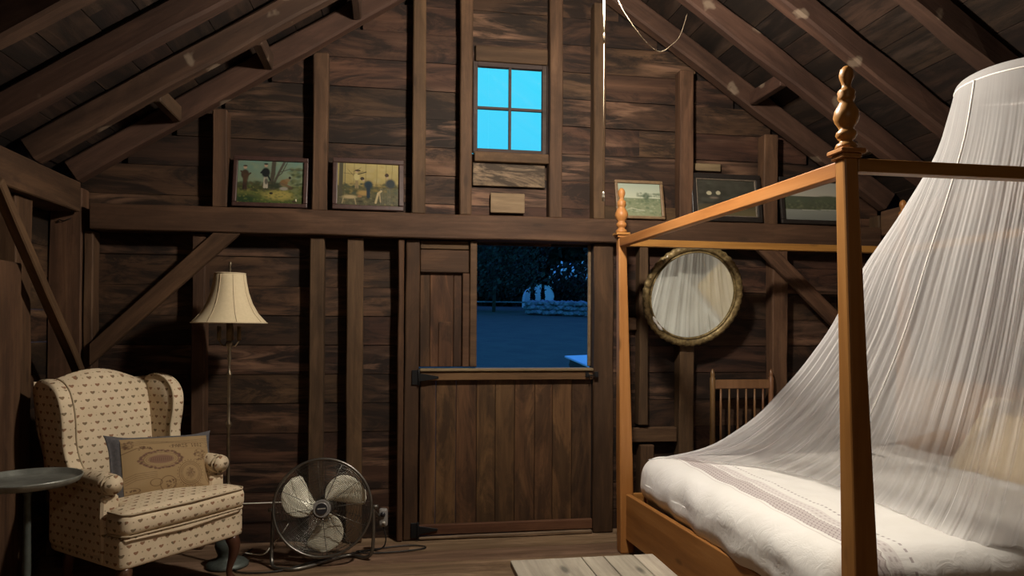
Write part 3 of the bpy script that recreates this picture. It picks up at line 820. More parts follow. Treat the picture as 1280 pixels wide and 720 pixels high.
# 2: hunters in a yellow autumn wood
c = Canvas(150, 112, (.2, .17, .07)); c.vgrad(.42, 1, (.20, .155, .055), (.27, .22, .09)); c.vgrad(0, .46, (.05, .048, .028), (.075, .065, .026))
c.blobs(80, .1, 1, .5, 1, .08, [(.30, .24, .10), (.22, .16, .06), (.26, .22, .11)], .35)
c.line([(.05, 0), (.06, 1)], .055, (.05, .045, .028)); c.line([(.12, .2), (.12, 1)], .014, (.12, .10, .05))
for x in (.26, .63, .88, .45, .78): c.line([(x, .4), (x + .01, 1)], .006, (.09, .07, .035), .8)
c.line([(.1, .76), (.26, .74), (.42, .82)], .006, (.07, .05, .025)); c.line([(.26, .8), (.38, .9)], .006, (.07, .05, .025)); c.line([(.26, .7), (.16, .86)], .005, (.07, .05, .025))
c.blobs(170, .08, 1, .28, .52, .045, [(.025, .035, .018), (.14, .10, .03), (.045, .042, .018), (.03, .045, .03)], .75); c.blobs(120, 0, 1, 0, .25, .035, [(.10, .09, .045), (.03, .03, .018), (.14, .11, .05)], .6)
c.ell(.42, .30, .13, .08, (.24, .15, .05), .85, .5); c.person(.31, .42, .42, (.32, .27, .12), (.16, .12, .06)); c.ell(.325, .83, .05, .025, (.04, .028, .015)); c.line([(.33, .74), (.46, .80)], .014, (.03, .02, .012))
c.ell(.40, .64, .035, .045, (.03, .022, .015)); c.ell(.42, .60, .02, .02, (.25, .18, .12)); c.ell(.50, .50, .09, .12, (.014, .026, .032), 1, .4); c.line([(.50, .5), (.50, .22)], .05, (.012, .02, .028)); c.ell(.86, .54, .1, .14, (.026, .032, .034), 1, .4); c.ell(.80, .74, .035, .05, (.04, .025, .015)); c.ell(.81, .68, .02, .03, (.24, .17, .11))
for k in range(11): c.line([(.70 + k * .028, .05), (.70 + k * .028, .42)], .008, (.11, .105, .08), .75)
c.ell(.20, .20, .15, .055, (.27, .21, .11), .95, .5); c.line([(.10, .18), (.08, .05)], .015, (.2, .16, .09)); c.line([(.28, .18), (.30, .04)], .015, (.2, .16, .09)); c.ell(.36, .22, .04, .03, (.16, .09, .04))
c.line([(.62, .08), (.66, .3), (.71, .36)], .028, (.30, .24, .13), .95); c.line([(.70, .1), (.68, .3)], .016, (.26, .2, .11), .9); c.ell(.36, .10, .06, .03, (.02, .018, .012), .8, .5)
picture(-.152, .425, .325, .030, M['frame_dark'], c, 'framed hunting scene in a yellow autumn wood, second picture from the left', .15, rz=.02)
# 3: pale landscape
c = Canvas(80, 70, (.3, .31, .23)); c.vgrad(.5, 1, (.40, .41, .31), (.27, .31, .25)); c.vgrad(0, .55, (.20, .22, .13), (.16, .18, .11))
c.blobs(160, 0, 1, .05, .52, .05, [(.08, .11, .06), (.30, .32, .22), (.14, .17, .09)], .6); c.blobs(60, .45, 1, .45, .72, .05, [(.07, .10, .06), (.10, .13, .08)], .7)
c.ell(.66, .62, .1, .13, (.05, .075, .045), .8, .5); c.line([(0, .1), (.3, .25), (.6, .18)], .02, (.38, .38, .28), .6)
picture(1.572, .325, .265, .020, M['frame_brown'], c, 'small pale green landscape in a thin brown frame, right of the pull cord', .22, y=YF - .03)
# 4: dark picture with two pale spots
c = Canvas(90, 70, (.03, .028, .02)); c.vgrad(0, .35, (.10, .08, .04), (.05, .042, .025)); c.vgrad(.35, 1, (.028, .026, .02), (.045, .042, .032))
c.blobs(60, 0, 1, .3, 1, .09, [(.02, .02, .014), (.06, .06, .045)], .5); c.ell(.22, .62, .045, .055, (.36, .33, .22)); c.ell(.37, .63, .04, .055, (.36, .33, .22)); c.ell(.30, .50, .09, .035, (.16, .12, .09), .8, .6)
c.ell(.6, .3, .2, .07, (.22, .19, .13), .7, .5); c.ell(.8, .35, .06, .04, (.25, .22, .15), .8, .5)
picture(2.170, .49, .325, .034, M['frame_black'], c, 'dark painting with two small pale blossoms, black frame, behind the top bed rail', .14, slip=True)
# 5: lake
c = Canvas(90, 64, (.2, .2, .17)); c.vgrad(.5, 1, (.34, .31, .25), (.24, .24, .21)); c.vgrad(.26, .62, (.06, .065, .038), (.06, .066, .045)); c.vgrad(0, .28, (.13, .135, .12), (.17, .175, .15))
c.ell(.75, .55, .3, .12, (.065, .075, .045), 1, .3); c.ell(.2, .52, .3, .09, (.06, .07, .045), 1, .3); c.ell(.3, .85, .5, .15, (.27, .25, .2), .5, .9); c.blobs(90, 0, 1, .28, .52, .03, [(.04, .055, .03), (.11, .12, .07)], .6); c.line([(.3, .27), (1, .30)], .008, (.32, .32, .26), .9)
picture(2.800, .50, .325, .030, M['frame_black'], c, 'gloomy lake and hills picture in a dark frame, rightmost on the beam', .14)

# ------------------------------------------------------------------ mirror
root = empty('round_mirror', (1.882, YF - .03, 1.190), 0, 'round mirror in an ornate worn gilt frame hanging right of the door', 'mirror')
root.rotation_euler = (.27, 0, 0)
R0 = .338
mb = MB(); 
def ringprof(u, v):
    a = 2 * PI * u; b = 2 * PI * v
    w_, h_ = .023, .018
    rr = R0 - .026 + math.cos(b) * w_ + .003 * math.sin(46 * a) * max(0, math.cos(b)) ; yy_ = -math.sin(b) * h_ - .003 * abs(math.sin(23 * a)) * max(0, math.sin(b))
    return (rr * math.cos(a), yy_, R0 + rr * math.sin(a))
mb.grid(ringprof, 320, 16, closed_u=True); mb.build('mirror_frame', M['gold'], root)
mb = MB(); mb.tube([((R0 - .056) * math.cos(2 * PI * k / 96), -.006, R0 + (R0 - .056) * math.sin(2 * PI * k / 96)) for k in range(96)], .006, 8, closed=True)
mb.build('inner_bead', M['gold'], root)
mb = MB(); n = 96
mb.add([(0, 0, R0)] + [((R0 - .05) * math.cos(2 * PI * k / n), 0, R0 + (R0 - .05) * math.sin(2 * PI * k / n)) for k in range(n)], [(0, 1 + (k + 1) % n, 1 + k) for k in range(n)])
mb.build('mirror_glass', M['mirror'], root)
mb = MB(); mb.tube([(R0 * .86 * math.cos(a), -.021, R0 + R0 * .86 * math.sin(a)) for a in [3.62 + .05 * k for k in range(9)]], [.004, .009, .012, .009, .006, .010, .012, .008, .003], 8)
o = mb.build('bare_plaster_chip', M['lace'], root); tag(o, 'white patch where the gilding broke off')
mb = MB(); mb.prism([((R0 - .045) * math.cos(2 * PI * k / 48), R0 + (R0 - .045) * math.sin(2 * PI * k / 48)) for k in range(48)], .004, .012, 'y'); mb.build('back_board', M['frame_dark'], root)

# ------------------------------------------------------------------ spindle chair
def spindle_chair():
    r = empty('spindle_chair', (2.262, 4.415, 0), 0, 'brown wooden spindle-back chair standing between the bed and the end wall', 'chair')
    W2 = .205; cw = M['chair_wood']
    for s in (-1, 1):
        mb = MB(); mb.lathe([(.013, 0), (.017, .2), (.018, .44), (.017, .9), (.018, .985), (.012, .995), (.015, 1.005), (.013, 1.02), (.003, 1.045), (0, 1.047)], 12, s * W2, 0)
        mb.build('back_post', cw, r)
        mb = MB(); mb.lathe([(.011, 0), (.018, .2), (.016, .43)], 12, s * (W2 - .01), -.33); mb.build('leg', cw, r)
    mb = MB(); mb.box(-W2 + .015, W2 - .015, -.010, .010, .915, .975); mb.build('top_rail', cw, r, bevel=.006, seg=2)
    mb = MB(); mb.box(-W2 + .015, W2 - .015, -.009, .009, .515, .545); mb.build('lower_rail', cw, r, bevel=.005, seg=2)
    for k in range(6):
        x = -.148 + .296 * k / 5
        mb = MB(); mb.lathe([(.006, .546), (.008, .66), (.006, .72), (.008, .80), (.006, .914)], 8, x, 0); mb.build('spindle', cw, r)
    mb = MB(); rbox(mb, (0, -.175, .452), (.43, .38, .04), .018, 6); mb.build('seat', cw, r)
    for z in (.16, .28):
        for q, yq in ((W2, 0), (W2 - .01, -.33)):
            mb = MB(); mb.tube([(-q, yq, z), (q, yq, z)], .008); mb.build('stretcher', cw, r)
spindle_chair()

# ------------------------------------------------------------------ bed
BZ = .0
def lerp(a, b, t): return tuple(a[i] + (b[i] - a[i]) * t for i in range(len(a)))
bed = empty('four_poster_bed', (1.40, 3.06, 0), 0, 'orange pine four-poster bed with turned finials on its posts', 'bed')
bl = Vector((1.40, 3.06, 0))
posts = {'far_foot': ((1.352, 4.055), (1.328, 4.085)), 'near_foot': ((1.462, 2.045), (1.405, 2.06)), 'far_head': ((3.20, 4.09), (3.20, 4.11)), 'near_head': ((3.24, 2.05), (3.24, 2.06))}
RZ = 1.80   # underside of top rails
def post(b, t):
    mb = MB(); prof = [(0, .082), (.10, .082), (.52, .080), (1.2, .062), (RZ, .050), (1.842, .050)]
    v = []; f = []
    for z, w_ in prof:
        k = z / 1.842; cx_, cy_ = b[0] + (t[0] - b[0]) * k - bl.x, b[1] + (t[1] - b[1]) * k - bl.y
        for a, c_ in ((-1, -1), (1, -1), (1, 1), (-1, 1)): v.append((cx_ + a * w_ / 2, cy_ + c_ * w_ / 2, z))
    m_ = len(prof)
    for i in range(m_ - 1):
        for k in range(4):
            l = (k + 1) % 4; f.append((i * 4 + k, i * 4 + l, i * 4 + 4 + l, i * 4 + 4 + k))
    f.append((3, 2, 1, 0)); q = (m_ - 1) * 4; f.append((q, q + 1, q + 2, q + 3))
    mb.add(v, f, random.random())
    o = mb.build('bed_post', M['pinez'], bed, bevel=.008, seg=2)
    tx, ty = t[0] - bl.x, t[1] - bl.y
    mb = MB(); mb.box(tx - .033, tx + .033, ty - .033, ty + .033, 1.838, 1.853); mb.box(tx - .042, tx + .042, ty - .042, ty + .042, 1.853, 1.868)
    mb.build('post_cap', M['pinez'], o, bevel=.003)
    fp = [(.0, 1.868), (.030, 1.868), (.034, 1.876), (.030, 1.886), (.021, 1.892), (.019, 1.898), (.027, 1.905), (.032, 1.915), (.029, 1.925), (.021, 1.932), (.024, 1.940), (.034, 1.955), (.039, 1.972), (.036, 1.990), (.026, 2.008), (.020, 2.020),
          (.024, 2.026), (.027, 2.034), (.025, 2.041), (.027, 2.049), (.024, 2.056), (.015, 2.064), (.013, 2.072), (.016, 2.082), (.021, 2.096), (.022, 2.108), (.018, 2.122), (.009, 2.132), (0, 2.135)]
    mb = MB(); mb.lathe(fp, 28, tx, ty); mb.build('finial', M['pinez'], o)
    return o
for b, t in posts.values(): post(b, t)
def bar(name, p0, p1, w, h, mat, z0, off=(0, 0)):
    a = Vector((p0[0], p0[1], z0 + h / 2)) - bl; b = Vector((p1[0], p1[1], z0 + h / 2)) - bl
    d = (b - a).normalized(); a += d * off[0]; b -= d * off[1]
    side = Vector((0, 0, 1)).cross(d)
    mb = MB(); v = []
    for p in (a, b):
        for s, q in ((-1, -1), (1, -1), (1, 1), (-1, 1)): v.append(p + side * s * w / 2 + Vector((0, 0, q * h / 2)))
    mb.add(v, [(3, 2, 1, 0), (4, 5, 6, 7), (0, 1, 5, 4), (1, 2, 6, 5), (2, 3, 7, 6), (3, 0, 4, 7)], random.random())
    return mb.build(name, mat, bed, bevel=.004, seg=2)
F, Nn, FH, NH = (posts[k][1] for k in ('far_foot', 'near_foot', 'far_head', 'near_head'))
bar('top_rail', F, Nn, .042, .050, M['piney'], 1.785, (.022, .022))
bar('top_rail', Nn, NH, .045, .042, M['pine'], 1.797, (.026, .026))
bar('top_rail', F, FH, .045, .042, M['pine'], 1.790, (.026, .026))
bar('top_rail', FH, NH, .042, .045, M['piney'], 1.790, (.026, .026))
Fb, Nb, FHb, NHb = (posts[k][0] for k in ('far_foot', 'near_foot', 'far_head', 'near_head'))
bar('foot_board', Fb, Nb, .030, .26, M['piney'], .085, (.04, .04))
bar('side_rail', (Fb[0], Fb[1]), (FHb[0], FHb[1]), .03, .22, M['pine'], .12, (.04, .04))
bar('side_rail', (Nb[0], Nb[1]), (NHb[0], NHb[1]), .03, .22, M['pine'], .12, (.04, .04))
bar('headboard', (FHb[0], FHb[1]), (NHb[0], NHb[1]), .035, 0.86, M['piney'], .15, (.04, .04))

# mattress
mb = MB(); rbox(mb, (2.30, 3.06, .30), (1.72, 1.90, .28), .06, 14)
o = mb.build('mattress', M['white_sheet']); tag(o, 'mattress in a greyish white sheet inside the pine bed frame', 'mattress')
# duvet (origin at the foot edge so its woven border follows the foot)
DX, DY, DZ = 1.378, 3.055, .47
def dfn(q, p):
    x, y, z = q
    top = max(0, p[2])
    wr = noise.fractal(Vector((x * 3.2, y * 3.2, 1.3)), 1, 2, 3) * .012 + noise.noise(Vector((x * 9 + y * 4, y * 7, 2))) * .004
    side = 1 - abs(p[2])
    edge = max(0, -p[0])
    # long soft puckers down the front face
    pk = math.sin(y * 31 + 5 * noise.noise(Vector((y * 4, 0, 0)))) * .0028 * edge ** 6
    z2 = z + wr * (1 if p[2] > 0 else .3) + pk * .5
    if p[2] < 0: z2 += .02 * noise.noise(Vector((x * 5, y * 6, 9)))
    return (x + pk * .8 + noise.noise(Vector((y * 5, z * 9, 4))) * .012 * edge ** 4, y, z2)
mb = MB(); rbox(mb, (.885, 0, -.03), (1.74, 1.91, .28), .115, 70, bulge=(.0, .0, .012), fn=dfn)
duv = mb.build('duvet', M['duvet'], loc=(DX, DY, DZ)); tag(duv, 'puffy white duvet with a woven mauve border near the foot of the bed', 'duvet')
# turned-down sheet with lace edge, pillows
mb = MB()
def sheet(u, v):
    x = 2.80 + .28 * v; y = 2.13 + 1.85 * u
    return (x, y, .594 + .012 * noise.noise(Vector((x * 6, y * 6, 5))) + .006)
mb.grid(sheet, 60, 12); sh = mb.build('folded_sheet', M['white_sheet']); tag(sh, 'white sheet turned down over the duvet with a lace edge, inside the net', 'sheet')
so = sh.modifiers.new('s', 'SOLIDIFY'); so.thickness = .008
mb = MB()
def lace(u, v):
    y = 2.13 + 1.85 * u
    return (2.80 - (.040 + .012 * abs(math.sin(u * 95))) * v, y, .604 - .024 * v * v + .012 * noise.noise(Vector((2.8 * 6, y * 6, 5))) + .004 * math.sin(u * 150) * v + .002)
mb.grid(lace, 400, 3); lc = mb.build('lace_edge', M['lace'], sh); so = lc.modifiers.new('s', 'SOLIDIFY'); so.thickness = .004
def pillow(x, y, z, sx, sy, sz, tilt, mat, label, rz=0):
    mb = MB()
    def fn(q, p):
        k = (abs(p[0]) * abs(p[1])) ** 3
        wv = noise.noise(Vector((q[0] * 7 + x, q[1] * 7, q[2] * 7))) * .008
        return (q[0] * (1 + .05 * k), q[1] * (1 + .05 * k), q[2] * (1 - .55 * max(abs(p[0]), abs(p[1])) ** 3) + wv)
    rbox(mb, (0, 0, 0), (sx, sy, sz), .07, 22, bulge=(0, 0, .03), fn=fn)
    o = mb.build('bed_pillow', mat, loc=(x, y, z), rot=(0, tilt, rz)); return tag(o, label, 'pillow', 'pillows at the head of the bed')
pillow(2.99, 2.86, .745, .48, .98, .14, -.98, M['tan_pillow'], 'large tan pillow leaning at the head of the bed, seen through the net')
pillow(3.10, 2.40, .76, .44, .48, .10, -1.25, M['white_sheet'], 'white pillow behind the tan one, near side of the bed head')
# ------------------------------------------------------------------ mosquito net
RC = Vector((2.405, 2.39, 2.245)); RR = .25
net = empty('mosquito_net', RC, 0, 'white sheer mosquito net hanging from a hoop and spreading over the bed', 'net')
hem = [(1.44, 3.90, .56), (1.62, 3.72, .590), (1.84, 3.48, .595), (1.95, 3.20, .60), (1.97, 2.85, .60), (1.94, 2.50, .595), (1.92, 2.28, .59), (1.98, 2.17, .56), (2.25, 2.145, .54), (2.6, 2.15, .54), (2.95, 2.17, .55), (3.10, 2.30, .62), (3.14, 2.7, .72), (3.14, 3.2, .72), (3.13, 3.7, .72), (3.05, 3.97, .62), (2.6, 4.00, .56), (2.2, 4.0, .56), (1.8, 3.99, .56), (1.55, 3.97, .55)]
# start angles so that hem index runs clockwise around the hoop together with it
def closed_interp(P, t):
    n = len(P); t = (t % 1.0) * n; i = int(t); f = t - i
    p0, p1, p2, p3 = (Vector(P[(i + k) % n]) for k in (-1, 0, 1, 2))
    return .5 * ((2 * p1) + (-p0 + p2) * f + (2 * p0 - 5 * p1 + 4 * p2 - p3) * f * f + (-p0 + 3 * p1 - 3 * p2 + p3) * f ** 3)
hv = [(0, 0), (.045, .13), (.155, .285), (.24, .395), (.335, .56), (.43, .68), (.57, .82), (.74, .93), (.85, .965), (1, 1)]
def h_of_v(v):
    for (h0, v0), (h1, v1) in zip(hv[:-1], hv[1:]):
        if v <= v1: return h0 + (h1 - h0) * (v - v0) / (v1 - v0)
    return 1.0
# arc-length like parameter on the profile
prof = []
NS = 44
import itertools
ss = [0]; pts_ = [(0.0, 0.0)]
fine_ = [(h_of_v(k / 400), k / 400) for k in range(401)]
acc = [0]
for a, b in zip(fine_[:-1], fine_[1:]): acc.append(acc[-1] + math.hypot(b[0] - a[0], b[1] - a[1]))
# smooth h(v)
hh = np.array([p[0] for p in fine_]); ker = np.ones(31) / 31; hp = np.concatenate([-hh[1:16][::-1], hh, 2 * hh[-1] - hh[-16:-1][::-1]]); hh = np.convolve(hp, ker, 'valid'); hh[0] = 0; hh[-1] = 1
def prof_at(t):
    s = t * acc[-1]; i = int(np.searchsorted(acc, s)); i = min(max(i, 1), 400); f = (s - acc[i - 1]) / (acc[i] - acc[i - 1] + 1e-12)
    return float(hh[i - 1] + (hh[i] - hh[i - 1]) * f), (i - 1 + f) / 400
PR = [prof_at(k / NS) for k in range(NS + 1)]
NU = 720
ang0 = math.atan2(hem[0][1] - RC.y, hem[0][0] - RC.x)
def netpt(u, v):
    k = min(NS, int(round(v * NS))); h, vv = PR[k]
    Hm = closed_interp(hem, u) - RC
    # hoop angle follows the hem point with an even spread
    a = ang0 + 2 * PI * u
    Rp = Vector((RR * math.cos(a), RR * math.sin(a), 0))
    # how much this side sags: only where the hem lies far out
    far = min(1, max(0, (math.hypot(Hm.x, Hm.y) - .35) / .9))
    h = h * (.35 + .65 * far) + (1 - (.35 + .65 * far)) * (vv ** 1.4)
    p = Vector((Rp.x + (Hm.x - Rp.x) * h, Rp.y + (Hm.y - Rp.y) * h, Hm.z * vv))
    d = Vector((Hm.x - Rp.x * .2, Hm.y - Rp.y * .2, 0)); 
    tdir = Vector((-math.sin(a), math.cos(a), 0)); rd = Vector((math.cos(a), math.sin(a), 0))
    env = min(1, (v * 3.0) ** 1.5) * (1 - .55 * v ** 6)
    fold = math.sin(2 * PI * (u * 58 + 1.1 * noise.noise(Vector((u * 9, v * 1.2, 0))))) * (.003 + .006 * noise.noise(Vector((u * 21, 4, 0))) + .007 * v)
    fold += math.sin(2 * PI * (u * 131 + noise.noise(Vector((u * 17, v, 3))))) * .0035
    fold += noise.noise(Vector((u * 14, v * .7, 8))) * .035 * v * (1 - v)
    p += rd * fold * env
    p.z += abs(fold) * .3 * v
    return p
mb = MB(); mb.grid(netpt, NU, NS, closed_u=True)
mb.build('net_skirt', M['net'], net, fixn=False)
mb = MB()
def topf(u, v):
    a = 2 * PI * u; t = v * PI / 2; r = RR * math.cos(t) ** .55; z = .062 * math.sin(t) ** .8
    return (r * math.cos(a), r * math.sin(a), z)
mb.grid(topf, 96, 20, closed_u=True); mb.build('net_top', M['net_top'], net, fixn=False)
mb = MB(); mb.tube([(RR * math.cos(2 * PI * k / 64), RR * math.sin(2 * PI * k / 64), .0) for k in range(64)], .003, 8, closed=True); mb.build('hoop', M['lace'], net)
mb = MB(); mb.tube([(0, 0, .062), (0, 0, zlow(RC.x) - RC.z + .10)], .003, 6); mb.build('hanging_cord', M['cord_white'], net)
mb = MB(); 
seam = [netpt(.165, k / NS) * 1.0 for k in range(0, NS - 14)]
mb.tube([Vector((p.x, p.y, p.z)) + Vector((p.x, p.y, 0)).normalized() * .004 for p in seam], .0028, 5); mb.build('seam', M['lace'], net)

# ------------------------------------------------------------------ plank bench
bn = empty('plank_table', (.705, 2.22, 0), 0, 'low table with a whitewashed grey plank top in front of the bed foot', 'table')
mb = MB(); edges = [-.275, -.012, .058, .205, .275]
edges = [-.275, -.003, .148, .262, .275]
edges = [-.275, -.005, .080, .195, .275]
for a, b in zip(edges[:-1], edges[1:]): mb.box(a + .0015, b - .0015, -.45, .395, .425, .450)
mb.build('table_top', M['grey_plank'], bn, bevel=.003, seg=2)
for sx in (-1, 1):
    for sy in (-.38, .33):
        mb = MB(); x = sx * .235; mb.box(x - .025, x + .025, sy - .025, sy + .025, 0, .424); mb.build('leg', M['dark_wood'], bn, bevel=.004)
mb = MB(); mb.box(-.258, -.238, -.354, .304, .35, .423); mb.box(.238, .258, -.354, .304, .35, .423); mb.box(-.209, .209, .32, .34, .35, .423); mb.box(-.209, .209, -.39, -.37, .35, .423)
mb.build('apron', M['dark_wood'], bn, bevel=.003)

# ------------------------------------------------------------------ wing chair
CH = empty('wing_chair', (-1.212, 3.812, 0), math.radians(52), 'cream wingback armchair with a small heart pattern in the left corner', 'armchair')
FB = M['fabric']
def soft(mb, name, parent=CH, sub=0, bevel=0): 
    return mb.build(name, FB, parent, boxuv=True, subsurf=sub, bevel=bevel)
# seat base, slightly wider in front
def taper(q, p):
    k = 1 - .10 * (p[1] * .5 + .5)
    return (q[0] * k, q[1], q[2])
mb = MB(); rbox(mb, (.012, -.02, .305), (.665, .60, .15), .022, 10, fn=taper); soft(mb, 'seat_base')
def tcush(q, p):
    k = 1.0 if q[1] < -.215 else 1 - .27 * min(1, (q[1] + .215) / .03)
    return (q[0] * k, q[1], q[2])
mb = MB(); rbox(mb, (.012, -.075, .430), (.670, .54, .115), .045, 30, bulge=(0, .012, .022), fn=tcush); sc_ = soft(mb, 'seat_cushion')
mb = MB(); 
for z in (.383, .478):
    pts = [(-.240, -.18, z), (-.312, -.215, z), (-.312, -.318, z), (-.286, -.343, z), (.012, -.356, z), (.310, -.343, z), (.335, -.318, z), (.336, -.215, z), (.240, -.18, z)]
    mb.tube(pts, .005, 6)
mb.build('piping', M['seam'], sc_)
# backrest: camel-topped, leaning back
def crest(x):
    a = abs(x) / .30
    return 1.025 + .055 * math.cos(min(1, a * 1.35) * PI / 2) + .012 * max(0, (a - .72)) 
def back(front):
    def fn(u, v):
        x = (-.30 + .60 * u); z0 = .40; zt = crest(x); z = z0 + (zt - z0) * v
        k = .80 + .20 * min(1, v * 1.6); xx = x * k
        lean = .225 + .13 * (v ** 1.1)
        bulge = .028 * (1 - (2 * u - 1) ** 4) * math.sin(PI * min(1, v * 1.02)) 
        e = min(1, (1 - abs(2 * u - 1)) * 8, (1 - v) * 9 + .0); e = max(0, e); r = .05 * (1 - math.sqrt(max(0, 1 - (1 - e) ** 2)))
        if front: return (xx, lean - bulge + r, z)
        return (xx, lean + .105 - r + .01 * math.sin(PI * v), z)
    return fn
mb = MB(); nu, nv = 36, 36
mb.grid(back(True), nu, nv); mb.grid(back(False), nu, nv)
f1, f2 = back(True), back(False)
for k in range(nv):   # close the sides
    for u in (0, 1):
        a, b, c_, d = f1(u, k / nv), f1(u, (k + 1) / nv), f2(u, (k + 1) / nv), f2(u, k / nv); mb.add([a, b, c_, d], [(0, 1, 2, 3)], smooth=True)
for k in range(nu):
    for v in (0, 1):
        a, b, c_, d = f1(k / nu, v), f1((k + 1) / nu, v), f2((k + 1) / nu, v), f2(k / nu, v); mb.add([a, b, c_, d], [(0, 1, 2, 3)], smooth=True)
mb.uv = [None] * len(mb.f); bk = soft(mb, 'backrest')
# wings and arms
def wing(s):
    # side outline in (y,z); swept forward at ear height, tucks in to the arm
    out_ = [(.30, .50), (.33, .70), (.365, .90), (.372, 1.005), (.345, 1.038), (.29, 1.045), (.22, 1.030), (.165, .99), (.135, .93), (.128, .85), (.135, .76), (.120, .68), (.080, .62), (.05, .585), (.05, .52), (.10, .50)]
    mb = MB(); n = len(out_)
    P = [Vector((a, b)) for a, b in out_]
    c0 = Vector((.24, .76))
    # dense smooth outline
    dense = []
    for i in range(n):
        p0, p1, p2, p3 = P[i - 1], P[i], P[(i + 1) % n], P[(i + 2) % n]
        for q in range(5):
            f = q / 5; dense.append(.5 * ((2 * p1) + (-p0 + p2) * f + (2 * p0 - 5 * p1 + 4 * p2 - p3) * f * f + (-p0 + 3 * p1 - 3 * p2 + p3) * f ** 3))
    T = .034
    def X(y, z):   # wing plane flares outwards to the top and to the front
        return .245 + .040 * min(1, max(0, (z - .5) / .45)) + .05 * (.36 - y) 
    rings = []
    for off, r in ((-1, 0.0), (-1, .55), (-.95, .86), (-.6, .975), (0, 1.0), (.6, .975), (.95, .86), (1, .55), (1, 0.0)):
        ring = []
        for p in dense:
            q = c0 + (p - c0) * (r if r in (0.0,) else (1 - (1 - r) * .16 if r > .6 else r))
            ring.append((s * (X(q.x, q.y) + off * T), q.x, q.y))
        rings.append(ring)
    m_ = len(dense); v = [p for r in rings for p in r]; f = []
    for i in range(len(rings) - 1):
        for k in range(m_):
            l = (k + 1) % m_; f.append((i * m_ + k, i * m_ + l, (i + 1) * m_ + l, (i + 1) * m_ + k))
    mb.add(v, f, smooth=True)
    o = soft(mb, 'wing')
    # piping along the front edge
    pp = MB(); pts = [(s * (X(p.x, p.y) - T * .95), p.x, p.y) for p in dense[25:68]]
    pp.tube(pts, .0045, 6); pp.build('piping', M['seam'], o)
    return o
def arm(s):
    mb = MB()
    # outer panel
    def fn(q, p): return (q[0], q[1], q[2])
    rbox(mb, (s * .278, .035, .43), (.080, .43, .33), .03, 10)
    o = soft(mb, 'arm')
    mb = MB()   # rolled top
    def roll(u, v):
        a = 2 * PI * u; y = -.195 + .39 * v; r = .047 - .008 * v
        e = min(1, v * 14, (1 - v) * 14); r *= math.sqrt(max(0.0, 1 - (1 - e) ** 2)) * .25 + .75 if e < 1 else 1
        zc = .595 - .012 * v + .01 * math.sin(v * PI); xc = .288 - .015 * v
        return (s * (xc + r * 1.05 * math.cos(a)), y, zc + r * math.sin(a))
    mb.grid(roll, 28, 30, closed_u=True)
    n0 = 28
    mb.add([roll(k / n0, 0) for k in range(n0)], [tuple(range(n0))]); mb.add([roll(k / n0, 1) for k in range(n0)], [tuple(range(n0))])
    mb.uv = [None] * len(mb.f); soft(mb, 'arm_roll', o)
    mb = MB()
    ctr = Vector((s * .288, -.207, .595))
    mb.lathe([(.0, 0), (.023, .002), (.039, -.003), (.044, -.012)], 24); 
    mb.v = [(ctr.x + x, ctr.y + z_ * 1.0 - 0.0 + 0.0, ctr.z + y) for x, y, z_ in [(a, b, -c_ * -1) for a, b, c_ in mb.v]]
    soft(mb, 'scroll_face', o)
    mb = MB(); mb.tube([(ctr.x + .044 * math.cos(2 * PI * k / 28), -.197, ctr.z + .043 * math.sin(2 * PI * k / 28)) for k in range(28)], .0045, 6, closed=True)
    mb.tube([(ctr.x + .022 * math.cos(2 * PI * k / 20), -.211, ctr.z + .022 * math.sin(2 * PI * k / 20)) for k in range(20)], .004, 6, closed=True)
    mb.build('piping', M['seam'], o)
    # front facing panel under the scroll
    mb = MB(); 
    pr = [(s * .236, .24), (s * .240, .45), (s * .244, .545), (s * .325, .545), (s * .328, .45), (s * .322, .34), (s * .318, .24)]
    mb.prism(pr, -.192, -.16, 'y'); q = soft(mb, 'arm_front', o, bevel=.01)
    return o
for s in (-1, 1): wing(s); arm(s)
def cab_leg(x, y, front):
    mb = MB()
    sx = 1 if x > 0 else -1
    if front:
        pts = [(x, y, .245), (x + sx * .018, y - .018, .20), (x + sx * .018, y - .018, .15), (x + sx * .004, y - .004, .09), (x - sx * .004, y + .002, .045), (x + sx * .008, y - .010, .018), (x + sx * .014, y - .016, .004)]
        rr = [.040, .034, .026, .017, .014, .022, .024]
    else:
        pts = [(x, y, .245), (x, y + .02, .12), (x, y + .05, .004)]; rr = [.028, .022, .016]
    mb.tube(pts, rr, 14); return mb.build('leg', M['dark_wood'], CH, subsurf=1)
cab_leg(-.270, -.275, 1); cab_leg(.292, -.275, 1); cab_leg(-.21, .24, 0); cab_leg(.21, .24, 0)

# cushion on the chair
c = Canvas(300, 190, (.30, .205, .105))
c.rs = np.random.RandomState(5); ink = (.085, .042, .025); mau = (.17, .09, .07)
wv = (np.sin(c.x * 900) * np.sin(c.y * 700)) * .02; c.a *= (1 + wv[..., None]); c.blobs(60, 0, 1, 0, 1, .15, [(.26, .175, .09), (.34, .24, .13)], .3)
for k in range(3): c.line([(.0, .90 - .03 * k), (.2, .93 - .03 * k), (.5, .86 - .012 * k + .04), (.75, .90 - .03 * k), (1, .93 - .035 * k)], .006, ink, .55)
c.line([(.0, .72), (.15, .80), (.3, .79)], .008, ink, .7); c.blobs(30, .17, .31, .77, .83, .014, [ink], .9)
c.blobs(40, .02, .13, .80, .95, .02, [ink], .6)
text(c, 'PARIS 1882', .545, .775, .062, (.07, .035, .02), 1, adv=1.30)
c.ring(.75, .80, .24, .055, .05, ink, .35)
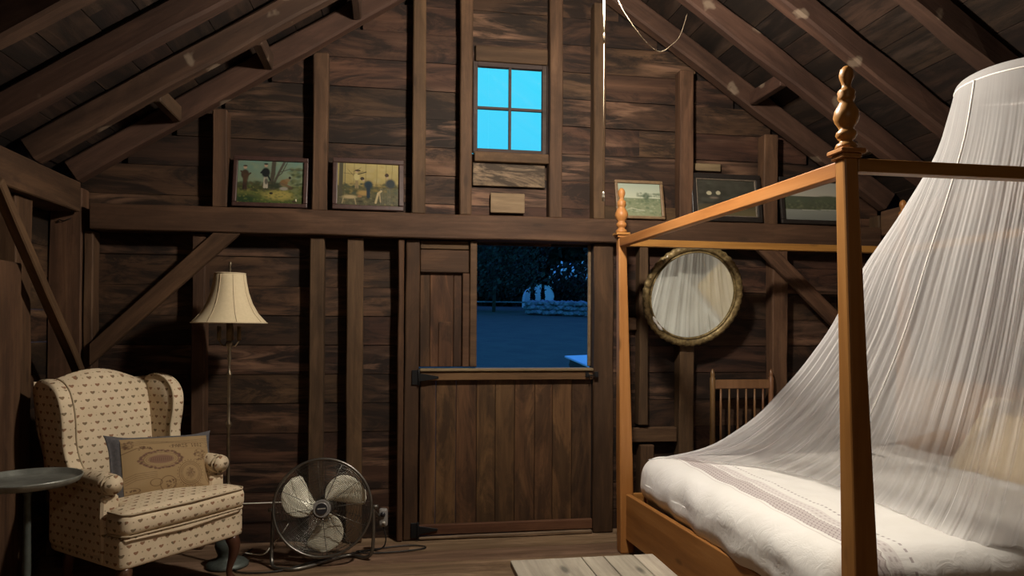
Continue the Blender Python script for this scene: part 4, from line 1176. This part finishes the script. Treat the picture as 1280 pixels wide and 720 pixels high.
# cartouche
c.ell(.40, .58, .16, .085, mau, .75, .2); c.ring(.40, .58, .19, .12, .05, ink, .5); c.ring(.40, .58, .165, .095, .03, ink, .5)
for k in range(70):
    a = 2 * PI * k / 70; c.ell(.40 + .225 * math.cos(a) * c.rs.uniform(.9, 1.08), .58 + .15 * math.sin(a) * c.rs.uniform(.9, 1.1), .022, .022, ink if k % 2 else mau, .75, .5)
for k in range(11): c.line([(.285 + .022 * k, .555), (.293 + .022 * k, .60)], .008, ink, .6)
c.line([(.27, .62), (.53, .62)], .004, ink, .5); c.line([(.27, .54), (.53, .54)], .004, ink, .5)
# seal
for r_ in (.205, .175, .150): c.ring(.72, .30, r_ * .66, r_ , .03, ink, .8)
c.ell(.72, .30, .07, .11, ink, .6, .8); c.blobs(50, .67, .77, .2, .4, .012, [ink, (.32, .22, .12)], .7)
for k in range(26):
    a = 2 * PI * k / 26; c.ell(.72 + .155 * math.cos(a), .30 + .235 * math.sin(a), .008, .014, ink, .6, .5)
c.ring(1.0, .26, .09, .17, .04, ink, .8); c.ell(1.0, .24, .06, .1, ink, .4)
# flourishes
c.ring(.86, .66, .06, .07, .10, ink, .45); c.blobs(40, .78, .95, .52, .70, .02, [ink], .7)
c.ring(.33, .19, .065, .06, .10, ink, .7); c.ring(.46, .16, .085, .12, .07, ink, .65); c.blobs(30, .44, .56, .06, .22, .015, [ink], .8)
for k in range(4): c.line([(.02, .28 - .04 * k + .03), (.12, .36 - .035 * k), (.34, .37 - .03 * k)], .006, ink, .5)
c.ring(.03, .085, .13, .055, .08, ink, .6); c.blobs(12, .01, .12, .07, .10, .012, [ink], .9)
cu = empty('throw_cushion', (0, 0, 0), 0, 'beige lumbar cushion printed with faded French script, lying on the wing chair', 'cushion')
W_, H_ = .43, .285
mb = MB()
def cfn(q, p):
    k = max(abs(p[0]), abs(p[2])); th = (1 - k ** 4) * .85 + .15
    ear = (abs(p[0]) * abs(p[2])) ** 6 * .03
    return (q[0] + math.copysign(ear, p[0]), q[1] * th, q[2] + math.copysign(ear, p[2]))
rbox(mb, (0, .01, 0), (W_ + .05, .11, H_ + .03), .035, 22, fn=cfn); mb.build('cushion_body', M['pillow_back'], cu)
def cfront(u, v):
    a, b = 2 * u - 1, 2 * v - 1; k = max(abs(a), abs(b))
    sx = (W_ / 2 - .002) * a + .014; sz = (H_ / 2 - .002) * b + .006
    pa, pb = sx / ((W_ + .05) / 2), sz / ((H_ + .03) / 2); k = min(1, max(abs(pa), abs(pb)))
    th = (1 - k ** 4) * .85 + .15
    return (sx, .01 - (.055 * th) - .008 - .012 * (1 - a * a) * (1 - b * b) + .002 * noise.noise(Vector((u * 6, v * 4, 0))), sz)
canvas_mesh('printed_front', c, cfront, M['printed_linen'], cu)
cu.parent = None
# chair frame: rotate with the chair, lean on its back
Mch = Matrix.Translation((-1.212, 3.812, 0)) @ Matrix.Rotation(math.radians(52), 4, 'Z')
cu.matrix_world = Mch @ Matrix.Translation((.062, -.065, .600)) @ Matrix.Rotation(math.radians(-14), 4, 'Z') @ Matrix.Rotation(math.radians(3), 4, 'Y') @ Matrix.Rotation(math.radians(-22), 4, 'X')

# ------------------------------------------------------------------ round side table
tb = empty('pedestal_table', (-1.505, 3.315, 0), 0, 'small round grey metal tray table on a pedestal, left of the wing chair', 'side table')
tb.scale = (.97, .97, 1.062)
mb = MB(); mb.lathe([(0, .607), (.18, .606), (.192, .612), (.204, .628), (.208, .630), (.208, .624), (.196, .605), (.18, .598), (0, .597)], 64); mb.build('tray_top', M['zinc'], tb)
mb = MB(); mb.lathe([(.028, .15), (.020, .17), (.014, .20), (.017, .26), (.015, .40), (.013, .55), (.022, .575), (.04, .585), (.045, .5965)], 20); mb.build('pedestal', M['table_leg'], tb)
for k in range(3):
    a = 2 * PI * k / 3 - .5; mb = MB(); ca, sa = math.cos(a), math.sin(a)
    P_ = [(.018, .17), (.05, .215), (.10, .205), (.135, .13), (.155, .05), (.185, .015), (.205, .012)]
    mb.tube([(r * ca, r * sa, z) for r, z in P_], [.012, .011, .010, .010, .010, .011, .012], 10); mb.build('leg', M['table_leg'], tb, subsurf=1)

# ------------------------------------------------------------------ floor lamp
lp = empty('floor_lamp', (-.880, 4.135, 0), 0, 'floor lamp with a cream bell shade behind the wing chair, switched off', 'lamp')
mb = MB(); pr = [(.078, 1.592), (.082, 1.585), (.086, 1.55), (.098, 1.49), (.118, 1.43), (.148, 1.375), (.190, 1.328), (.196, 1.322), (.192, 1.322), (.145, 1.372), (.114, 1.43), (.094, 1.49), (.082, 1.55), (.076, 1.588)]
v = []; f = []; n = 64
for r, z in pr:
    for k in range(n):
        a = 2 * PI * k / n; rr = r * (1 + .012 * abs(math.cos(4 * a)) - .006); v.append((rr * math.cos(a), rr * math.sin(a), z))
for i in range(len(pr) - 1):
    for k in range(n):
        l = (k + 1) % n; f.append((i * n + k, i * n + l, (i + 1) * n + l, (i + 1) * n + k))
mb.add(v, f, smooth=True); sh_ = mb.build('lamp_shade', M['shade'], lp)
mb = MB()
for (r, z) in ((.080, 1.592), (.196, 1.323)): mb.tube([(r * math.cos(2 * PI * k / 64), r * math.sin(2 * PI * k / 64), z) for k in range(64)], .0035, 6, closed=True)
for k in range(8):
    a = 2 * PI * k / 8 + .39; mb.tube([((r * 1.012 - .0) * math.cos(a), (r * 1.012) * math.sin(a), z) for r, z in pr[1:7]], .0018, 5)
mb.build('shade_trim', M['seam'], sh_)
mb = MB(); mb.lathe([(.0, 1.66), (.006, 1.655), (.009, 1.645), (.004, 1.63), (.007, 1.615), (.003, 1.60), (.003, 1.40)], 12); mb.build('finial', M['brass_dull'], lp)
mb = MB(); mb.lathe([(.110, 0), (.112, .012), (.095, .028), (.06, .04), (.05, .06), (.058, .085), (.066, .11), (.058, .14), (.03, .16), (.014, .18), (.010, .2)], 32); mb.build('lamp_base', M['table_leg'], lp)
mb = MB()
prz = [(.009, .2), (.009, .42), (.016, .435), (.012, .45), (.009, .46), (.0085, .75), (.017, .765), (.017, .775), (.0085, .79), (.008, 1.02), (.016, 1.035), (.016, 1.045), (.007, 1.06), (.006, 1.10), (.011, 1.13), (.008, 1.17), (.013, 1.19), (.020, 1.205), (.020, 1.215), (.012, 1.225), (.012, 1.30)]
mb.lathe(prz, 16); mb.build('pole', M['brass_dull'], lp)
for k, (dx, dy) in enumerate(((-.052, -.01), (.052, -.01), (0, .052), (0, -.0))):
    if k == 3:
        mb = MB(); mb.lathe([(.016, 1.226), (.017, 1.33)], 14); mb.build('candle_socket', M['pale_board'], lp); continue
    mb = MB(); mb.tube([(0, 0, 1.20), (dx * .6, dy * .6, 1.195), (dx, dy, 1.225)], .004, 6); mb.lathe([(.005, 1.225), (.013, 1.232), (.011, 1.24), (.011, 1.305)], 14, dx, dy); mb.build('candle_socket', M['pale_board'], lp)

# ------------------------------------------------------------------ fan
FC = Vector((-.368, 4.10, .312))
fan = empty('floor_fan', (FC.x, FC.y, 0), 0, 'round metal floor fan with three pale blades between armchair and door', 'fan')
tilt = .10; yawf = -.05
FR = Matrix.Translation((0, 0, FC.z)) @ Matrix.Rotation(yawf, 4, 'Z') @ Matrix.Rotation(-tilt, 4, 'X')
def FX(p): return FR @ Vector(p)
RF = .262
def circ(r, y, n=80): return [FX((r * math.cos(2 * PI * k / n), y, r * math.sin(2 * PI * k / n))) for k in range(n)]
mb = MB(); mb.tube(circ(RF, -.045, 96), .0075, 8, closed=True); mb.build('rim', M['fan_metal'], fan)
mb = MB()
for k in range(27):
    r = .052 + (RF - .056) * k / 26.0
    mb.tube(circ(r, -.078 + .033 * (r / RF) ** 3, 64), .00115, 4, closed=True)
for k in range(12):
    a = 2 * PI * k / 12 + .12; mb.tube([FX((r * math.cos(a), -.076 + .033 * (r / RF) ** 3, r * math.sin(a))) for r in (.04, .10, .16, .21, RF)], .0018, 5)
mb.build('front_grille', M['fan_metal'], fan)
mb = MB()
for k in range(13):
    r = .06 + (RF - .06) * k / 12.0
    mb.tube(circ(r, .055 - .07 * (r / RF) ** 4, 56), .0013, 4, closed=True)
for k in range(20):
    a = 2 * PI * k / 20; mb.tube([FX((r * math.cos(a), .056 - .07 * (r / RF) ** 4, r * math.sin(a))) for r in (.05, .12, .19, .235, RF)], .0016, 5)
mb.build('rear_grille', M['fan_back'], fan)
mb = MB()
pts = [(0, -.086), (.030, -.086), (.034, -.083), (.045, -.084), (.048, -.078), (.046, -.068), (.0, -.068)]
n = 40; v = []; f = []
for r, y in pts:
    for k in range(n): v.append(FX((r * math.cos(2 * PI * k / n), y, r * math.sin(2 * PI * k / n))))
for i in range(len(pts) - 1):
    for k in range(n): l = (k + 1) % n; f.append((i * n + k, i * n + l, (i + 1) * n + l, (i + 1) * n + k))
mb.add(v, f, smooth=False); hb = mb.build('hub_cap', M['grey_plastic'], fan)
mb = MB(); v = [FX((.030 * math.cos(2 * PI * k / n), yv, .030 * math.sin(2 * PI * k / n))) for yv in (-.0862, -.089) for k in range(n)]
mb.add(v, [tuple(range(n)), tuple(range(n, 2 * n))] + [(k, (k + 1) % n, n + (k + 1) % n, n + k) for k in range(n)]); mb.build('hub_badge', M['dark_plastic'], hb)
mb = MB(); 
for k in range(8):
    x0 = -.021 + k * .0054; mb.add([FX(p) for p in ((x0, -.0895, -.003 + .0008 * k / 2), (x0 + .0042, -.0895, -.003 + .0008 * k / 2), (x0 + .0042, -.0895, .003 + .0008 * k / 2), (x0, -.0895, .003 + .0008 * k / 2))], [(0, 1, 2, 3)])
mb.build('badge_lettering', M['pale_plastic'], hb, fixn=False)
mb = MB(); v = [FX((.055 * math.cos(2 * PI * k / n) * s_, yv, .055 * math.sin(2 * PI * k / n) * s_)) for yv, s_ in ((.0, .9), (.05, 1), (.10, 1), (.12, .7)) for k in range(n)]
mb.add(v, [tuple(range(n)), tuple(range(3 * n, 4 * n))] + [(i * n + k, i * n + (k + 1) % n, (i + 1) * n + (k + 1) % n, (i + 1) * n + k) for i in range(3) for k in range(n)], smooth=True); mb.build('motor_housing', M['fan_back'], fan)
BT = [(.040, 165, 200), (.06, 152, 206), (.09, 141, 209), (.12, 134, 206), (.165, 129, 197), (.20, 127, 187), (.222, 128, 176), (.236, 135, 166), (.243, 146, 155)]
def blade(rot):
    # sickle-shaped blade: concave leading edge, full round trailing edge, pressed ribs
    mb = MB(); nu_, nv_ = 18, 26
    def fn(u, v):
        r = .040 + (.243 - .040) * (1 - (1 - v) ** 1.3)
        for (r0, a0_, b0_), (r1, a1_, b1_) in zip(BT[:-1], BT[1:]):
            if r <= r1 + 1e-9:
                f = (r - r0) / (r1 - r0); lo_ = a0_ + (a1_ - a0_) * f; hi_ = b0_ + (b1_ - b0_) * f; break
        a = math.radians(lo_ + (hi_ - lo_) * u + rot); r *= .985
        tw = -.030 * (2 * u - 1) * (1 - .35 * v); cam = -.014 * (1 - (2 * u - 1) ** 2)
        ridge = .004 * math.exp(-((u - .36) / .05) ** 2) + .004 * math.exp(-((u - .68) / .05) ** 2)
        return FX((r * math.cos(a), -.012 + tw + cam + ridge * math.sin(PI * v), r * math.sin(a)))
    mb.grid(fn, nu_, nv_)
    o = mb.build('blade', M['blade'], fan, fixn=False); so = o.modifiers.new('s', 'SOLIDIFY'); so.thickness = .0015
for a in (0, -126, 117): blade(a)
# stand: U of steel tube
mb = MB(); zf = .012
def seg_curve(P, n=6):
    P = [Vector(p) for p in P]; out_ = []
    for i in range(len(P) - 1):
        p0 = P[max(i - 1, 0)]; p1 = P[i]; p2 = P[i + 1]; p3 = P[min(i + 2, len(P) - 1)]
        for q in range(n):
            f = q / n; out_.append(.5 * ((2 * p1) + (-p0 + p2) * f + (2 * p0 - 5 * p1 + 4 * p2 - p3) * f * f + (-p0 + 3 * p1 - 3 * p2 + p3) * f ** 3))
    return out_ + [P[-1]]
mb.tube(seg_curve([(-.268, .01, .30), (-.272, .00, .16), (-.272, -.02, .05), (-.255, -.06, zf), (-.20, -.10, zf), (-.10, -.10, zf), (.12, -.10 + .18, zf), (.22, .03, zf), (.262, -.0, .05), (.270, .0, .16), (.268, .01, .30)]), .010, 10)
mb.build('stand', M['fan_metal'], fan)
for s in (-1, 1):
    mb = MB(); mb.tube([(s * .262, .008, .30), (s * .295, .008, .30)], .012, 12); mb.build('knob', M['fan_metal'], fan)
# control box on the right
mb = MB(); rbox(mb, (.322, .10, .215), (.052, .04, .105), .016, 8); cb = mb.build('control_box', M['grey_plastic'], fan)
mb = MB(); mb.tube([(.320, .080, .238), (.320, .068, .238)], .014, 16); mb.build('dial', M['dark_plastic'], cb)
mb = MB(); mb.tube([(.325, .080, .188), (.325, .074, .188)], .010, 16); mb.build('button', M['pale_plastic'], cb)
mb = MB(); mb.tube(seg_curve([(.268, .02, .28), (.285, .06, .25), (.300, .10, .215)]), .006, 8); mb.build('box_bracket', M['fan_metal'], cb)
# cords on floor
def cord(name, pts, r, mat, label, cat='cord', parent=None):
    mb = MB(); mb.tube(seg_curve(pts), r, 6); o = mb.build(name, mat, parent); 
    if label: tag(o, label, cat)
    return o
cord('fan_cord', [(-.045, 4.20, .158), (-.03, 4.20, .09), (-.06, 4.22, .03), (-.20, 4.26, .008), (-.10, 4.22, .007), (.06, 4.23, .007), (.17, 4.26, .007), (.20, 4.30, .007), (.12, 4.34, .007), (-.05, 4.31, .007), (-.2, 4.24, .008), (-.42, 4.11, .009), (-.60, 3.98, .007), (-.80, 4.00, .007), (-.84, 4.2, .007), (-.80, 4.40, .007)], .0042, M['cord_black'], 'black fan cord looping on the floor between the fan and the door')
cord('power_cable', [(-.80, 4.20, .045), (-.70, 4.16, .045), (-.66, 4.18, .08), (-.62, 4.25, .12), (-.60, 4.42, .14)], .004, M['cord_white'], 'thin pale cord rising from the floor between armchair and fan')
cord('power_cable', [(-.90, 4.446, .262), (-.70, 4.446, .262), (-.46, 4.4465, .264)], .0034, M['cord_white'], 'thin straight pale cord running low along the wall behind the fan')

# ------------------------------------------------------------------ ceiling bulb, cords
BL = Vector((.825, 2.75, 2.672))
lb = empty('bulb_or_fill', BL, 0, 'white glass globe lamp hanging just above the top edge of the view', 'lamp')
GR = .085
mb = MB(); mb.lathe([(0, -GR + .04)] + [(GR * math.sin(PI * k / 16), .04 - GR * math.cos(PI * k / 16)) for k in range(1, 15)] + [(.03, .04 + GR * .94)], 24)
bulb = mb.build('globe_glass', emis('bulb_glow', (1.0, .90, .76), 1.0), lb)
M['bulb'] = bulb.data.materials[0]
mb = MB(); mb.lathe([(.034, .122), (.036, .150), (.015, .17), (.004, .18), (.004, zlow(BL.x) - BL.z + .02)], 16); mb.build('socket', M['cord_white'], lb)
pc = empty('pull_cord', (.825, 2.77, 1.81), 0, 'thin white pull cord with a metal joint, hanging in front of the gable wall', 'cord')
mb = MB(); mb.tube([(-.0025, .0, .83), (-.0025, 0, .65)], .0010, 6); mb.tube([(.0025, 0, .83), (.001, 0, .65)], .0008, 6); mb.tube([(0, 0, .64), (-.001, 0, .036)], .0009, 6); mb.build('string', M['seam'], pc)
mb = MB(); mb.lathe([(.002, .638), (.005, .643), (.004, .652), (.0054, .662), (.0025, .672)], 10); mb.build('joint', M['brass_dull'], pc)
mb = MB(); mb.lathe([(0, 0), (.0055, .001), (.0052, .018), (.0038, .028), (.0045, .034), (.001, .040)], 12); mb.build('toggle', M['cord_white'], pc)
cord('lamp_wire', [(.84, 2.76, 2.70), (.93, 2.85, 2.62), (1.06, 2.98, 2.565), (1.22, 3.2, 2.60), (1.40, 3.5, 2.76), (1.55, 3.75, 2.92), (1.66, 3.91, 3.12)], .0018, M['seam'], 'thin wire sagging from the ceiling bulb towards the right rafters', 'wire')
# a small iron hook on the corner post
cord('iron_hook', [(-1.875, YF - .014, 1.885), (-1.865, YF - .022, 1.90), (-1.84, YF - .024, 1.895), (-1.82, YF - .022, 1.905), (-1.808, YF - .014, 1.91)], .003, M['black_iron'], 'small iron hook on the left corner post under the plate beam', 'hook')

# ------------------------------------------------------------------ outdoors
def lz(x, y):
    return -.40 + .088 * (y - 4.6) + .05 * noise.noise(Vector((x * .2, y * .2, 0))) + (0 if y < 34 else -.03 * (y - 34))
m, nt, out = mat_new('lawn_grass'); tc = N(nt, 'ShaderNodeTexCoord'); n = noisen(nt, tc.outputs['Object'], 1.2, 8, .7)
pbsdf(nt, out, ramp(nt, n, [(.3, (.042, .040, .030)), (.7, (.078, .078, .052))]), .9, bump=n, bstr=.4, bdist=.05); M['grass'] = m
mb = MB(); mb.grid(lambda u, v: (-40 + 90 * u, 4.75 + 75 * v, lz(-40 + 90 * u, 4.75 + 75 * v)), 80, 80)
tag(mb.build('ground', M['grass'], fixn=False), kind='structure')
m, nt, out = mat_new('field_stone'); tc = N(nt, 'ShaderNodeTexCoord'); n = noisen(nt, tc.outputs['Object'], 5, 5, .6)
pbsdf(nt, out, ramp(nt, n, [(.3, (.10, .10, .12)), (.7, (.26, .26, .30))]), .9, bump=n, bstr=.5, bdist=.03); M['stone'] = m
def leaf_mat(name, a, b):
    m, nt, out = mat_new(name); tc = N(nt, 'ShaderNodeTexCoord'); n = noisen(nt, tc.outputs['Object'], 1.6, 3, .6)
    pbsdf(nt, out, ramp(nt, n, [(.35, a), (.65, b)]), .8, spec=.2); return m
M['leafd'] = leaf_mat('dark_leaves', (.010, .012, .009), (.030, .034, .022)); M['leafw'] = leaf_mat('willow_leaves', (.018, .022, .015), (.045, .052, .034))
M['leafk'] = leaf_mat('cypress_leaves', (.004, .006, .004), (.012, .016, .009)); M['bark'] = plain('tree_bark', (.05, .038, .028), .9, 0, .3, 8)
def leaf_cloud(mb, n, fnp, size):
    for _ in range(n):
        p = Vector(fnp()); a = Vector((random.gauss(0, 1), random.gauss(0, 1), random.gauss(0, 1))).normalized(); b = a.orthogonal().normalized(); c_ = a.cross(b); s = size * random.uniform(.6, 1.4)
        mb.add([p - b * s, p + c_ * s * .5, p + b * s, p - c_ * s * .5], [(0, 1, 2, 3)], random.random())
def tree(name, x, y, h, w, crown0, mat, label, cat='tree', group=None, n=1500, size=.16, kind='round'):
    z0 = lz(x, y) ; r = empty(name, (x, y, z0), 0, label, cat, group)
    mb = MB(); mb.tube([(0, 0, -.2), (.05, 0, h * .35), (0, .05, h * .8)], [h * .016, h * .012, h * .004], 8); mb.build('trunk', M['bark'], r)
    def p_round():
        while True:
            a = Vector((random.uniform(-1, 1), random.uniform(-1, 1), random.uniform(-1, 1)))
            if .35 < a.length < 1: break
        k = 1 + .28 * noise.noise(Vector((a.x * 2 + x, a.y * 2 + y, a.z * 2)))
        return (a.x * w * k, a.y * w * k, (crown0 + h) / 2 + a.z * (h - crown0) / 2 * k)
    def p_weep():
        t = random.random() ** .7; a = random.uniform(0, 2 * PI); rr = w * random.uniform(.3, 1) * math.sqrt(1 - (1 - t) ** 2 * .7) 
        zz = h - (h - crown0) * t * random.uniform(.75, 1)
        return (rr * math.cos(a) * (.35 + .65 * min(1, t * 2)), rr * math.sin(a), zz)
    def p_cone():
        t = random.random(); a = random.uniform(0, 2 * PI); rr = w * (1 - t) ** .6 * random.uniform(.5, 1)
        return (rr * math.cos(a), rr * math.sin(a), crown0 + (h - crown0) * t)
    mb = MB(); leaf_cloud(mb, n, {'round': p_round, 'weep': p_weep, 'cone': p_cone}[kind], size); mb.build('crown', mat, r, fixn=False)
    return r
# back line of trees (positions along the far edge of the lawn)
tree('weeping_tree', 4.6, 33, 5.4, 2.6, .7, M['leafw'], 'drooping tree on the lawn, left in the door opening', n=6000, size=.10, kind='weep')
k = 0
wh = ['far left', 'left of the drooping tree', 'behind the drooping tree', 'behind the white tent', 'above the seating', 'right beside the door post', 'far right']
back_rows = [(-9 + 5.2 * i + (i % 3) * .2, 45.5 + (i % 2) * .5, 7.6 + .5 * math.sin(i * 2.1), 2.0) for i in range(8)] + [(-6.4 + 5.2 * i, 50.5, 8.6 + .4 * math.cos(i * 1.7), 2.1) for i in range(7)]
for i, (x, y, h, w_) in enumerate(back_rows):
    row = 'front row' if i < 8 else 'back row'
    tree('tall_tree', x, y, h, w_, -1.5, M['leafd'], f'tall dark tree in the {row} of trees closing the lawn beyond the door', group=f'tall trees in the {row}', n=3000, size=.42)
for i, x in enumerate((-3, 1.6, 6.2, 12.6, 17.4)):
    tree('shrub', x, 41.5, 3.6, 1.7, -.6, M['leafd'], 'dark rounded shrub at the foot of the tall trees beyond the lawn', 'shrub', 'shrubs at the end of the lawn', n=2200, size=.22)
# raised bed wall of stones
mb_root = empty('stone_wall', (7.8, 26.8, lz(7.8, 26.8)), 0, 'low dry stone wall curving across the lawn', 'wall'); 
random.seed(21)
mbs = MB()
for k in range(170):
    t = k / 170; x = -1.9 + 9.5 * t; yb = 4.2 - 7.5 * t + 1.0 * math.sin(t * 3)
    for lay in range(3):
        r_ = random.uniform(.13, .22); cx_, cy_, cz_ = x + random.uniform(-.05, .05), yb + random.uniform(-.15, .15), .12 + lay * .20 + lz(7.8 + x, 26.8 + yb) - lz(7.8, 26.8) + random.uniform(-.03, .03)
        vs = []; fs = []
        q = bmesh.new(); bmesh.ops.create_icosphere(q, subdivisions=1, radius=r_)
        for v_ in q.verts: vs.append((cx_ + v_.co.x * 1.3 * random.uniform(.85, 1.1), cy_ + v_.co.y, cz_ + v_.co.z * .7 * random.uniform(.85, 1.1)))
        for f_ in q.faces: fs.append(tuple(v_.index for v_ in f_.verts))
        q.free(); mbs.add(vs, fs, random.random())
mbs.build('stones', M['stone'], mb_root)
tag(mb_root.children[0], kind='stuff')
# marquee with dark cypresses in front
M['white_paint'] = plain('white_canvas', (.75, .77, .80), .7, 0, .05, 2)
tz = lz(9.7, 37)
tt = empty('white_tent', (7.60, 37.5, lz(7.60, 37.5)), -.1, 'small white dome tent behind dark conifers beyond the stone wall', 'tent')
mb = MB()
def arch(u, v):
    a = PI * u; return (-.78 * math.cos(a), -.9 + 1.8 * v, max(0, 1.22 * math.sin(a) ** .5))
mb.grid(arch, 24, 6); mb.build('tent_skin', M['white_paint'], tt, fixn=False)
mb = MB(); mb.add([arch(k / 24, .02) for k in range(25)], [tuple(range(25))]); mb.build('front_wall', M['white_paint'], tt, fixn=False)
for i, (x, y, h, w_) in enumerate(((7.02, 36.0, 1.30, .17), (7.55, 36.0, 1.35, .15), (8.25, 35.9, .8, .24))):
    tree('conifer_shrub', x, y, h, w_, 0, M['leafk'], f'narrow dark conifer at the white tent, {("leftmost","middle","rightmost and lowest")[i]} of three', 'shrub', 'conifers in front of the white tent', n=700, size=.07, kind='cone')
fr = tree('flowering_shrub', 9.9, 38.5, 2.6, 1.5, .3, M['leafd'], 'loose shrub with pale blossoms right of the white tent', 'shrub', n=1500, size=.12)
mb = MB(); random.seed(4)
def blp():
    a = random.uniform(0, 2 * PI); rr = 1.5 * math.sqrt(random.random()); return (rr * math.cos(a), -abs(rr * math.sin(a)) * .6 - .5, random.uniform(1.5, 2.5))
leaf_cloud(mb, 60, blp, .11); tag(mb.build('blossoms', M['white_paint'], fr, fixn=False), 'pale blossoms', kind='stuff')
# garden bench left, white garden chairs right
bc = empty('garden_bench', (5.6, 33.5, lz(5.6, 33.5)), 0, 'long low bench at the far end of the lawn, under the drooping tree', 'bench')
mb = MB(); mb.box(-2.3, 2.3, -.2, .2, .40, .46); mb.build('seat', M['stone'], bc)
for s in (-2.1, 2.1): mb = MB(); mb.box(s - .06, s + .06, -.18, .18, 0, .40); mb.build('leg', M['stone'], bc)
def gchair(x, y, rz, label):
    r = empty('garden_chair', (x, y, lz(x, y)), rz, label, 'chair', 'white chairs behind the stone wall')
    mb = MB(); mb.box(-.25, .25, -.25, .25, .42, .45); mb.build('seat', M['white_paint'], r)
    for a in (-.23, .23):
        for b in (-.23, .23):
            mb = MB(); mb.box(a - .02, a + .02, b - .02, b + .02, 0, .42 if b < 0 else .92); mb.build('leg', M['white_paint'], r)
    mb = MB()
    for k in range(4): mb.box(-.21, .21, .22, .24, .52 + k * .11, .59 + k * .11)
    mb.build('backrest', M['white_paint'], r)
gchair(11.9, 31.5, .3, 'white slatted garden chair beside the right door post, nearer one'); gchair(12.25, 32.3, -.5, 'white slatted garden chair beside the right door post, farther one')
# garden table
M['table_white'] = plain('white_table_top', (.80, .84, .88), .4, 0, .03, 3)
gt = empty('garden_table', (2.37, 8.0, 0), 0, 'white-topped garden table standing on the sloping lawn outside the door', 'table')
gt.location = (2.37, 8.0, lz(2.37, 8.0)); gt.rotation_euler = (math.radians(17), 0, math.radians(38))
topz = 1.015
mb = MB(); mb.box(-.55, .55, -.42, .42, topz - .02, topz); mb.build('table_top', M['table_white'], gt, bevel=.004)
mb = MB(); mb.box(-.50, .50, -.37, .37, topz - .10, topz - .021); mb.build('apron', M['dark_wood'], gt)
for a in (-.46, .46):
    for b in (-.33, .33):
        mb = MB(); mb.box(a - .03, a + .03, b - .03, b + .03, -.12, topz - .101); mb.build('leg', M['dark_wood'], gt)

# ------------------------------------------------------------------ light
M['bulb'].node_tree.nodes['Emission'].inputs[1].default_value = 1.0
def emission_of(o): return [n for n in o.data.materials[0].node_tree.nodes if n.type == 'EMISSION'][0]
emission_of(bulb).inputs[1].default_value = 690
# added fill light in the shape of a bulb, unseen behind the camera
FILL = empty('bulb_or_fill', (.3, -1.1, 2.5), 0, 'added unseen fill light in bulb form behind the viewer', 'lamp')
mb = MB(); mb.lathe([(0, -.052), (.016, -.048), (.027, -.036), (.031, -.020), (.029, -.004), (.020, .015), (.013, .03), (.013, .045)], 20); b2 = mb.build('fill_glass', emis('fill_glow', (1.0, .80, .56), 320), FILL)
mb = MB(); mb.lathe([(.016, .046), (.022, .050), (.022, .085), (.010, .10), (.004, .105), (.004, zlow(.3) - 2.5 + .02)], 16); mb.build('socket', M['cord_white'], FILL)

wd = bpy.data.worlds.new('dusk'); S.world = wd; wd.use_nodes = True; nt = wd.node_tree; nt.nodes.clear()
out = N(nt, 'ShaderNodeOutputWorld'); bg = N(nt, 'ShaderNodeBackground'); tc = N(nt, 'ShaderNodeTexCoord')
sp = N(nt, 'ShaderNodeSeparateXYZ'); L(nt, tc.outputs['Generated'], sp.inputs[0])
n = noisen(nt, tc.outputs['Generated'], 3.5, 4, .5)
c = ramp(nt, sp.outputs[2], [(.0, (.03, .16, .60)), (.2, (.06, .64, .98)), (.37, (.065, .72, 1.0)), (.46, (.04, .16, .75)), (1, (.03, .07, .60))])
c = mixc(nt, mathn(nt, 'MULTIPLY', ramp(nt, n, [(.5, g3(0)), (.7, g3(1))]), .3), c, (.20, .62, .95))
L(nt, c, bg.inputs[0]); bg.inputs[1].default_value = 1.0; L(nt, bg.outputs[0], out.inputs[0])

# ------------------------------------------------------------------ camera
cd = bpy.data.cameras.new('camera'); cam = bpy.data.objects.new('camera', cd); COL.objects.link(cam); S.camera = cam
yaw, pit, rol = (math.radians(q) for q in (9.4, .56, .33))
fw = Vector((math.sin(yaw) * math.cos(pit), math.cos(yaw) * math.cos(pit), math.sin(pit))); rt = Vector((math.cos(yaw), -math.sin(yaw), 0)); up = rt.cross(fw)
RT = rt * math.cos(rol) + up * math.sin(rol); UP = -rt * math.sin(rol) + up * math.cos(rol)
R = Matrix((RT, UP, -fw)).transposed().to_4x4(); cam.matrix_world = Matrix.Translation((0, 0, 1.3)) @ R
cd.sensor_width = 36; cd.sensor_fit = 'HORIZONTAL'; cd.lens = 900 / 1280 * 36; cd.shift_y = 42 / 1280; cd.clip_start = .05; cd.clip_end = 500

S.view_settings.view_transform = 'Standard'; S.view_settings.look = 'None'; S.view_settings.gamma = 1; S.view_settings.exposure = .2
S.view_settings.use_curve_mapping = False
S.cycles.use_denoising = True
S.cycles.max_bounces = 8; S.cycles.transparent_max_bounces = 16; S.cycles.sample_clamp_indirect = 4; S.cycles.caustics_reflective = False; S.cycles.caustics_refractive = False
